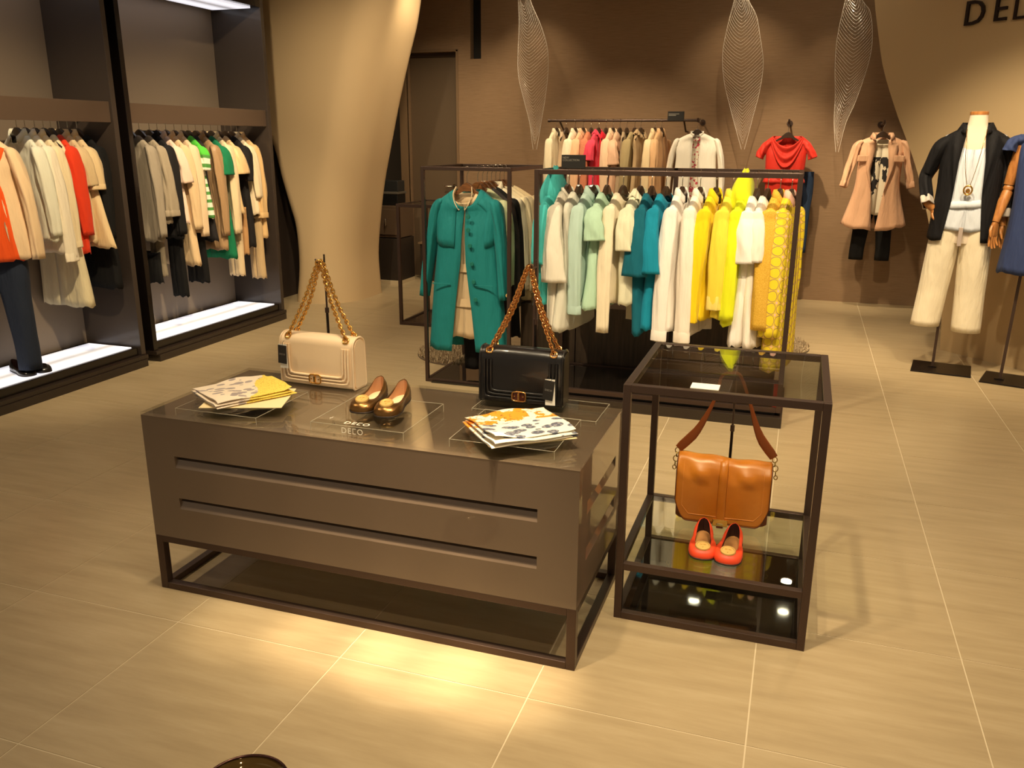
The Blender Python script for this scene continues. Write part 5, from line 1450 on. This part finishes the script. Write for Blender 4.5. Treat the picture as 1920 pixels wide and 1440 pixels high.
def riser(x0, x1, y0, y1, label, z=0.6502, h=0.022, word=None):
    t = thing('acrylic_riser', label, 'riser', ((x0+x1)/2, (y0+y1)/2, z), 0, 'clear acrylic risers on the table')
    hx, hy = (x1-x0)/2, (y1-y0)/2
    MB().box((-hx, -hy, 0), (hx, hy, h)).obj('slab', M_ACRYL, t, bevel=0.002)
    eg = pm('edge_glint', C(196, 190, 170), 0.2, coat=0.6)  # opaque pale strips paint the glint along the clear slab's edges
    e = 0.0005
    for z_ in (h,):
        for yy in (-hy, hy): MB().box((-hx, yy - e, z_ - e), (hx, yy + e, z_ + e)).obj('edge_glint_strip', eg, t)
        for xx in (-hx, hx): MB().box((xx - e, -hy, z_ - e), (xx + e, hy, z_ + e)).obj('edge_glint_strip', eg, t)
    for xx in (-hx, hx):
        for yy in (-hy, hy): MB().box((xx - e, yy - e, 0), (xx + e, yy + e, h)).obj('edge_glint_strip', eg, t)
    if word:
        mesh_obj('lettering', word_mesh(word, 0.030, 0.0002), M_SILVERINK, t, (-0.055, -hy + 0.018, h + 0.0004), (0, 0, 0))
        mesh_obj('lettering', word_mesh(word, 0.026, 0.0002), M_SILVERINK, t, (-0.052, -hy - 0.0004, 0.002), (pi/2, 0, 0))
    return t

def table_goods():
    ZT = 0.6502
    cream = pm('cream_leather', C(240, 214, 178), 0.42, bump=(160, 0.06), coat=0.1)
    black = pm('black_leather', C(18, 16, 17), 0.30, bump=(160, 0.06), coat=0.25)
    rose = pm('rose_gold', C(244, 184, 112), 0.16, 1.0)
    flap_bag(-1.622, 2.625, ZT, -0.045, 0.305, 0.186, 0.088, cream, 'cream leather flap handbag with gold chain on table', (0.004, 0.012, 0.452), M_GOLD, -1)
    bag_stand(-1.632, 2.690, ZT, 1.118, 'slim metal stand behind the cream handbag', 0.055)
    riser(-0.985, -0.560, 2.50, 2.70, 'low clear riser beneath the black handbag', h=0.008)
    flap_bag(-0.848, 2.640, ZT + 0.009, 0.02, 0.285, 0.186, 0.092, black, 'black leather flap handbag with rose-gold chain on table', (0.012, 0.010, 0.462), rose, 1)
    bag_stand(-0.826, 2.695, ZT + 0.0085, 1.136, 'slim metal stand behind the black handbag', 0.05)
    riser(-1.884, -1.575, 2.135, 2.440, 'clear riser under the grey petal scarf')
    riser(-1.388, -1.070, 2.153, 2.458, 'clear riser printed with shop name under gold shoes', h=0.026, word='DECO')
    riser(-0.922, -0.600, 2.156, 2.458, 'clear riser under the orange and navy scarf', h=0.024)
    A, B = scarf_mats()
    paper = pm('cream_paper', C(238, 218, 170), 0.7)
    for x, y, z, r, w, d, lb in ((-1.72, 2.305, 0.6726, 0.35, 0.27, 0.22, 'cream card sheet under the grey petal scarf'), (-0.745, 2.300, 0.6746, 0.62, 0.27, 0.24, 'cream card sheet under the orange and navy scarf')):
        p = MB().box((-w/2, -d/2, 0), (w/2, d/2, 0.003)).obj('card_sheet', paper, None, bevel=0.001)
        p.location = (x, y, z); p.rotation_euler = (0, 0, r); tag(p, lb, 'card', 'card sheets under the scarves')
    folded_scarf(-1.768, 2.330, 0.6760, radians(59), 0.275, 0.235, A, 'folded cream scarf with grey petals and yellow corner', 3)
    folded_scarf(-0.752, 2.290, 0.6780, radians(42), 0.275, 0.250, B, 'folded white scarf with orange blooms and navy stones', 4)
    gold = pm('bronze_gold_leather', C(132, 96, 54), 0.28, 0.85, bump=(90, 0.15))
    lin_ = pm('tan_lining', C(196, 148, 110), 0.6); ins = pm('pale_insole', C(236, 214, 172), 0.6)
    ballet_flat(-1.300, 2.385, 0.6765, 0.14, 0.235, gold, lin_, ins, 'left bronze-gold ballet flat with round medallion on riser', 'bronze-gold ballet flats', M_DISC)
    ballet_flat(-1.206, 2.372, 0.6765, 0.14, 0.235, gold, lin_, ins, 'right bronze-gold ballet flat with round medallion on riser', 'bronze-gold ballet flats', M_DISC)
    coral = pm('coral_leather', C(232, 72, 34), 0.5, bump=(120, 0.1)); dark = pm('dark_lining', C(60, 28, 24), 0.7); ins2 = pm('tan_insole', C(196, 136, 84), 0.6)
    ballet_flat(-0.214, 2.665, 0.2003, 0.09, 0.215, coral, dark, ins2, 'left coral-red ballet flat with gold medallion on glass shelf', 'coral-red ballet flats', M_DISC, 1.14)
    ballet_flat(-0.122, 2.655, 0.2003, -0.05, 0.215, coral, dark, ins2, 'right coral-red ballet flat with gold medallion on glass shelf', 'coral-red ballet flats', M_DISC, 1.14)
    blk = pm('black_shoe_leather', C(20, 16, 15), 0.3, coat=0.4)
    ballet_flat(-4.42, 3.74, 0.1385, 1.25, 0.25, blk, dark, dark, 'nearer black shoe on the lit cabinet floor', 'black shoes in the near cabinet', M_DARKMETAL)
    ballet_flat(-4.40, 3.84, 0.1385, 1.20, 0.25, blk, dark, dark, 'farther black shoe on the lit cabinet floor', 'black shoes in the near cabinet', M_DARKMETAL)

# ------------------------------------------------------------------ shop figures
def wooden_hand(mb, wrist, down, side, size=0.17):
    """palm and five fingers; down = pointing direction, side = palm width direction"""
    D = Vector(down).normalized(); S = Vector(side); S = (S - D*S.dot(D)).normalized(); F = D.cross(S)
    w = Vector(wrist)
    pal = []
    for k in range(6):
        f = k/5; wd = interp([(0, 0.020), (0.3, 0.030), (1, 0.036)], f); th = interp([(0, 0.016), (0.5, 0.014), (1, 0.010)], f)
        pal.append([w + D*(size*0.46*f) + S*(wd*pw(cos(2*pi*q/12), .7)) + F*(th*pw(sin(2*pi*q/12), .8)) for q in range(12)])
    mb.grid(pal, cu=True); mb.cap(pal[0], True); mb.cap(pal[-1])
    for i, (o, ln) in enumerate(((-0.027, 0.40), (-0.009, 0.47), (0.009, 0.45), (0.026, 0.36))):
        b = w + D*(size*0.43) + S*o; L = size*ln
        c = 0.25 + 0.10*i
        mb.tube([b, b + D*L*0.45 + F*L*0.06*c, b + D*L*0.75 + F*L*0.28*c + S*o*0.15, b + D*L*0.97 + F*L*0.55*c + S*o*0.2], [0.0085, 0.0082, 0.0074, 0.0055], 8)
    b = w + D*(size*0.14) - S*0.024
    mb.tube([b, b - S*0.016 + D*size*0.13 + F*0.006, b - S*0.020 + D*size*0.27 + F*0.014, b - S*0.016 + D*size*0.36 + F*0.018], [0.0105, 0.0095, 0.0085, 0.006], 8)

def torso_form(t, L0, top, m, cap_m):
    """bust from hip to neck with a wooden neck cap; heights above the thing's base"""
    prof = [(0.0, 0.150, 0.105), (0.08, 0.168, 0.115), (0.20, 0.150, 0.100), (0.32, 0.125, 0.085), (0.45, 0.145, 0.100), (0.55, 0.165, 0.105), (0.63, 0.150, 0.080), (0.68, 0.115, 0.064), (0.705, 0.085, 0.058), (0.73, 0.058, 0.054), (0.79, 0.052, 0.052)]
    s = (top - L0) / 0.79
    rows = [[Vector((w*pw(cos(2*pi*k/32), .85), d*pw(sin(2*pi*k/32), .85), L0 + z*s)) for k in range(32)] for z, w, d in prof]
    mb = MB().grid(rows, cu=True); mb.cap(rows[0], True); mb.cap(rows[-1])
    mb.obj('torso', m, t, smooth=True)
    MB().lathe([(0, 0.022), (0.050, 0.022), (0.054, 0.018), (0.054, 0.002), (0.050, 0.0), (0, 0)], (0, 0, top), n=32).obj('neck_cap', cap_m, t, bevel=0.001)

def figures():
    wood = ramp_mat('figure_wood', [(0.3, C(158, 98, 48)), (0.7, C(200, 138, 76))], 0.35, noise_sock(10, (6, 6, 1)))
    linen = pm('linen_cover', C(224, 208, 186), 0.8, bump=(300, 0.2))
    # -------- figure in navy blazer
    bx, by = 1.015, 6.315; rz = -0.16
    t = thing('mannequin', 'headless linen figure wearing navy blazer on flat metal base', 'mannequin', (bx, by, 0), rz)
    MB().box((-0.185, -0.155, 0), (0.185, 0.165, 0.010)).obj('base_plate', M_DARKMETAL, t, bevel=0.001)
    MB().tube([(-0.055, 0.02, 0.010), (-0.055, 0.02, 0.92)], 0.0125, 4, up=(1, 1, 0)).obj('pole', M_METAL, t)
    MB().box((-0.08, -0.005, 0.010), (-0.03, 0.045, 0.016)).obj('pole_foot', M_DARKMETAL, t)
    torso_form(t, 0.88, 1.685, linen, wood)
    arms = [[(-0.165, 0.0, 1.52), (-0.215, 0.03, 1.38), (-0.255, 0.03, 1.28), (-0.235, -0.06, 1.15), (-0.190, -0.055, 1.095)], [(0.165, 0.0, 1.52), (0.195, 0.01, 1.36), (0.215, 0.0, 1.25), (0.225, -0.02, 1.09), (0.228, -0.03, 1.00)]]
    for k, A in enumerate(arms):
        a = MB().tube(spline(A, 16), [lerp(0.042, 0.024, i/15) for i in range(16)], 12).obj('arm', wood, t, smooth=True)
        mb = MB(); e = Vector(A[-1]); d = Vector(A[-1]) - Vector(A[-2])
        wooden_hand(mb, e, d, (0.3, 0.9, 0) if k else (0.8, 0.5, 0)); mb.obj('hand', wood, a, smooth=True)
    W = lambda x, y, z: (bx + x*cos(rz) - y*sin(rz), by + x*sin(rz) + y*cos(rz), z)
    sky = fab(214, 222, 234, 0.7)
    b = garment('blouse', 'pale blue layered blouse under the navy blazer', 'blouse', W(0, 0, 1.605), rz, sky, 201, L=0.64, sw=0.175, hw=0.195, wm=0.165, nw=0.068, nd=0.064, drop=0.045, fd=0.055, ct=0.122, ht=0.135, fold=0.05, under=1.0)
    rws = [[(0.19*(1 + 0.02*q)*pw(sin(a), .8), -(0.135 + 0.006*q)*pw(cos(a), .8), 0.19 - 0.045*q + 0.02*sin(a)) for a in [-1.2 + 2.4*k/24 for k in range(25)]] for q in (0, 0.5, 1)]
    MB().grid(rws).obj('upper_tier', sky, b, smooth=True, solid=0.003)
    navy = fab(17, 16, 20, 0.8)
    sp = [([(-0.135, 0, 1.545 - 1.61), (-0.19, 0.0, 1.49 - 1.61), (-0.245, 0.03, 1.35 - 1.61), (-0.262, 0.02, 1.27 - 1.61), (-0.225, -0.07, 1.12 - 1.61)], [0.045, 0.085, 0.075, 0.070, 0.060]),
          ([(0.135, 0, 1.545 - 1.61), (0.185, 0.0, 1.49 - 1.61), (0.215, 0.01, 1.35 - 1.61), (0.228, 0.0, 1.24 - 1.61), (0.236, -0.02, 1.06 - 1.61)], [0.045, 0.085, 0.075, 0.068, 0.060])]
    garment('blazer', 'navy blazer with pale turned-back cuffs on the right-hand figure', 'blazer', W(0, 0, 1.61), rz, navy, 202, L=0.71, sw=0.185, hw=0.205, wm=0.185, nw=0.078, nd=0.072, drop=0.06, fd=0.02, ct=0.140, ht=0.150, fold=0.03, under=1.0, nf=4,
            gap=[(0, 0.055), (0.25, 0.075), (0.6, 0.085), (1, 0.115)], lapel=(0.07, 0.55), sleeve_paths=sp, cuff=0.05, cuff_mat=fab(196, 186, 176))
    # wide cream trousers
    tt = thing('trousers', 'wide cream trousers below the navy blazer', 'trousers', W(0, 0, 0.285), rz)
    cm = fab(240, 228, 200, 0.7)
    for s in (-1, 1):
        rows = []
        for i in range(19):
            f = i/18; cx = s*lerp(0.085, 0.112, f) - (0.030*f if s < 0 else 0.0); hw = lerp(0.098, 0.090, min(1, f*1.5)); d = lerp(0.125, 0.085, min(1, f*1.6))
            rows.append([Vector((cx + hw*pw(sin(2*pi*k/28), .8), -d*pw(cos(2*pi*k/28), .8)*(1 + 0.05*sin(3*2*pi*k/28 + f*2)), lerp(0.72, 0.0 + (0.02 if s < 0 else 0), f))) for k in range(28)])
        MB().grid(rows, cu=True).obj('leg', cm, tt, smooth=True, solid=0.003)
    MB().box((-0.018, -0.14, 0.58), (0.008, -0.128, 0.70)).obj('belt_tie', fab(176, 160, 150), tt, bevel=0.003)
    # pendant necklace
    n = thing('necklace', 'long chain necklace with round gold pendant on figure', 'necklace', W(0, -0.15, 1.22), rz)
    pt = spline([(-0.062, 0.09, 0.385), (-0.05, 0.02, 0.30), (-0.035, -0.005, 0.15), (-0.01, -0.012, 0.035), (0.0, -0.012, 0.03)], 24)
    pt2 = spline([(0.062, 0.09, 0.385), (0.05, 0.02, 0.30), (0.03, -0.005, 0.15), (0.008, -0.012, 0.035), (0.0, -0.012, 0.03)], 24)
    mb = MB(); mb.tube(pt, 0.0018, 5); mb.tube(pt2, 0.0018, 5); mb.obj('chain', M_GOLD, n, smooth=True)
    MB().tube([(0.024*cos(2*pi*k/20), -0.014, 0.004 + 0.028*sin(2*pi*k/20)) for k in range(20)], 0.0055, 6, closed=True).obj('pendant_ring', M_GOLD, n, smooth=True)
    MB().lathe([(0, 0.006), (0.011, 0.004), (0.014, 0), (0, 0)], n=16).obj('pendant_stone', M_GOLD, n, loc=(0, -0.014, 0.0), rot=(pi/2, 0, 0))

    # -------- figure in blue dress, cut by the picture's edge
    bx, by = 1.43, 6.14; rz = -0.30
    t = thing('mannequin', 'jointed wooden-armed figure wearing blue dress at right edge', 'mannequin', (bx, by, 0), rz)
    MB().box((-0.185, -0.16, 0), (0.185, 0.16, 0.010)).obj('base_plate', M_DARKMETAL, t, bevel=0.001)
    MB().tube([(-0.078, -0.03, 0.010), (-0.060, 0.0, 0.95)], 0.0125, 4, up=(1, 1, 0)).obj('pole', M_METAL, t)
    MB().box((-0.11, -0.055, 0.010), (-0.055, -0.005, 0.016)).obj('pole_foot', M_DARKMETAL, t)
    torso_form(t, 0.88, 1.685, linen, wood)
    for s in (-1, 1):
        e = Vector((s*0.215, 0.0, 1.24)); w = Vector((s*0.236, -0.05, 1.03))
        if s < 0: w = Vector((-0.248, -0.06, 1.03))
        a = MB().tube([(s*0.175, 0, 1.50), (s*0.198, 0, 1.37), e + Vector((0, 0, 0.022))], [0.040, 0.037, 0.030], 12).obj('upper_arm', wood, t, smooth=True)
        MB().lathe([(0, -0.032), (0.022, -0.024), (0.032, 0), (0.022, 0.024), (0, 0.032)], tuple(e), n=14).obj('elbow_ball', wood, a, smooth=True)
        f = MB().tube([e - Vector((0, 0, 0.022)), e.lerp(w, 0.4), w], [0.031, 0.033, 0.021], 12).obj('forearm', wood, t, smooth=True)
        mb = MB(); wooden_hand(mb, w, (s*0.02, -0.05, -1), (0.5, 0.8, 0), 0.19); mb.obj('hand', wood, f, smooth=True)
    W = lambda x, y, z: (bx + x*cos(rz) - y*sin(rz), by + x*sin(rz) + y*cos(rz), z)
    blue = fab(48, 62, 104, 0.75)
    garment('dress', 'slate blue sleeveless dress with cap shoulder on right-edge figure', 'dress', W(0, 0, 1.60), rz, blue, 203, L=0.88, sw=0.19, hw=0.205, wm=0.175, nw=0.075, nd=0.068, drop=0.05, fd=0.06, ct=0.125, ht=0.14, fold=0.04, under=0.95,
            sl=0.09, sr0=0.062, sr1=0.072, out=0.05)

def floor_bowl():
    t = thing('glass_bowl', 'round dark-rimmed glass bowl on floor at bottom edge', 'bowl', (-1.135, 1.370, 0))
    MB().lathe([(0.0, 0.004), (0.07, 0.004), (0.10, 0.018), (0.108, 0.036), (0.104, 0.036), (0.096, 0.020), (0.066, 0.009), (0.0, 0.008)], n=48).obj('dish', pm('smoked_glass', C(110, 88, 50), 0.05, 0.6, coat=0.6), t, smooth=True)
    MB().tube([(0.106*cos(2*pi*k/48), 0.106*sin(2*pi*k/48), 0.037) for k in range(48)], 0.0035, 8, closed=True).obj('rim', pm('purple_steel', C(92, 62, 58), 0.2, 0.9), t, smooth=True)

# ------------------------------------------------------------------ build
build_shell()
downlights()
cabinet(2.70, 4.57, 'nearer open wardrobe cabinet with glowing floor panel', '')
cabinet(4.65, 6.27, 'farther open wardrobe cabinet with glowing floor panel beside column', '')
display_table()
glass_stand()
long_rack()
small_rack()
far_frame()
cash_desk()
rug(-2.24, 5.62, 0.37, 'round shaggy beige rug under the narrow rack', 1)
rug(-0.25, 6.62, 0.40, 'round shaggy beige rug behind the long rack', 2)
leaf_pendant(([(-2.858, 2.95), (-2.850, 2.646), (-2.858, 2.399), (-2.839, 2.148), (-2.764, 1.893), (-2.705, 1.687), (-2.668, 1.426)], [(-2.75, 2.95), (-2.684, 2.785), (-2.583, 2.588), (-2.519, 2.390), (-2.516, 2.192), (-2.551, 1.942), (-2.590, 1.712), (-2.635, 1.426)]), 8.55, 'leaf-shaped wire pendant left of the clothes rail', 1.0, 0.3)
leaf_pendant(([(-0.73, 2.95), (-0.77, 2.751), (-0.82, 2.528), (-0.847, 2.299), (-0.815, 2.065), (-0.739, 1.828), (-0.653, 1.587), (-0.602, 1.442)], [(-0.70, 2.95), (-0.640, 2.746), (-0.560, 2.609), (-0.509, 2.427), (-0.462, 2.198), (-0.475, 1.967), (-0.520, 1.731), (-0.575, 1.442)]), 8.55, 'leaf-shaped wire pendant between rail and red dress', 1.0, 1.2)
leaf_pendant(([(0.22, 2.95), (0.184, 2.711), (0.15, 2.407), (0.156, 2.185), (0.185, 1.913), (0.199, 1.682), (0.240, 1.425)], [(0.29, 2.95), (0.325, 2.705), (0.392, 2.617), (0.432, 2.442), (0.439, 2.267), (0.403, 2.045), (0.347, 1.820), (0.300, 1.682), (0.262, 1.425)]), 8.55, 'leaf-shaped wire pendant above the blush jacket', 1.0, 2.2)
table_goods()
satchel()
long_rack_clothes()
wall_rail_clothes()
facing_wall_outfits()
teal_rack_clothes()
cabinet_clothes()
figures()
floor_bowl()
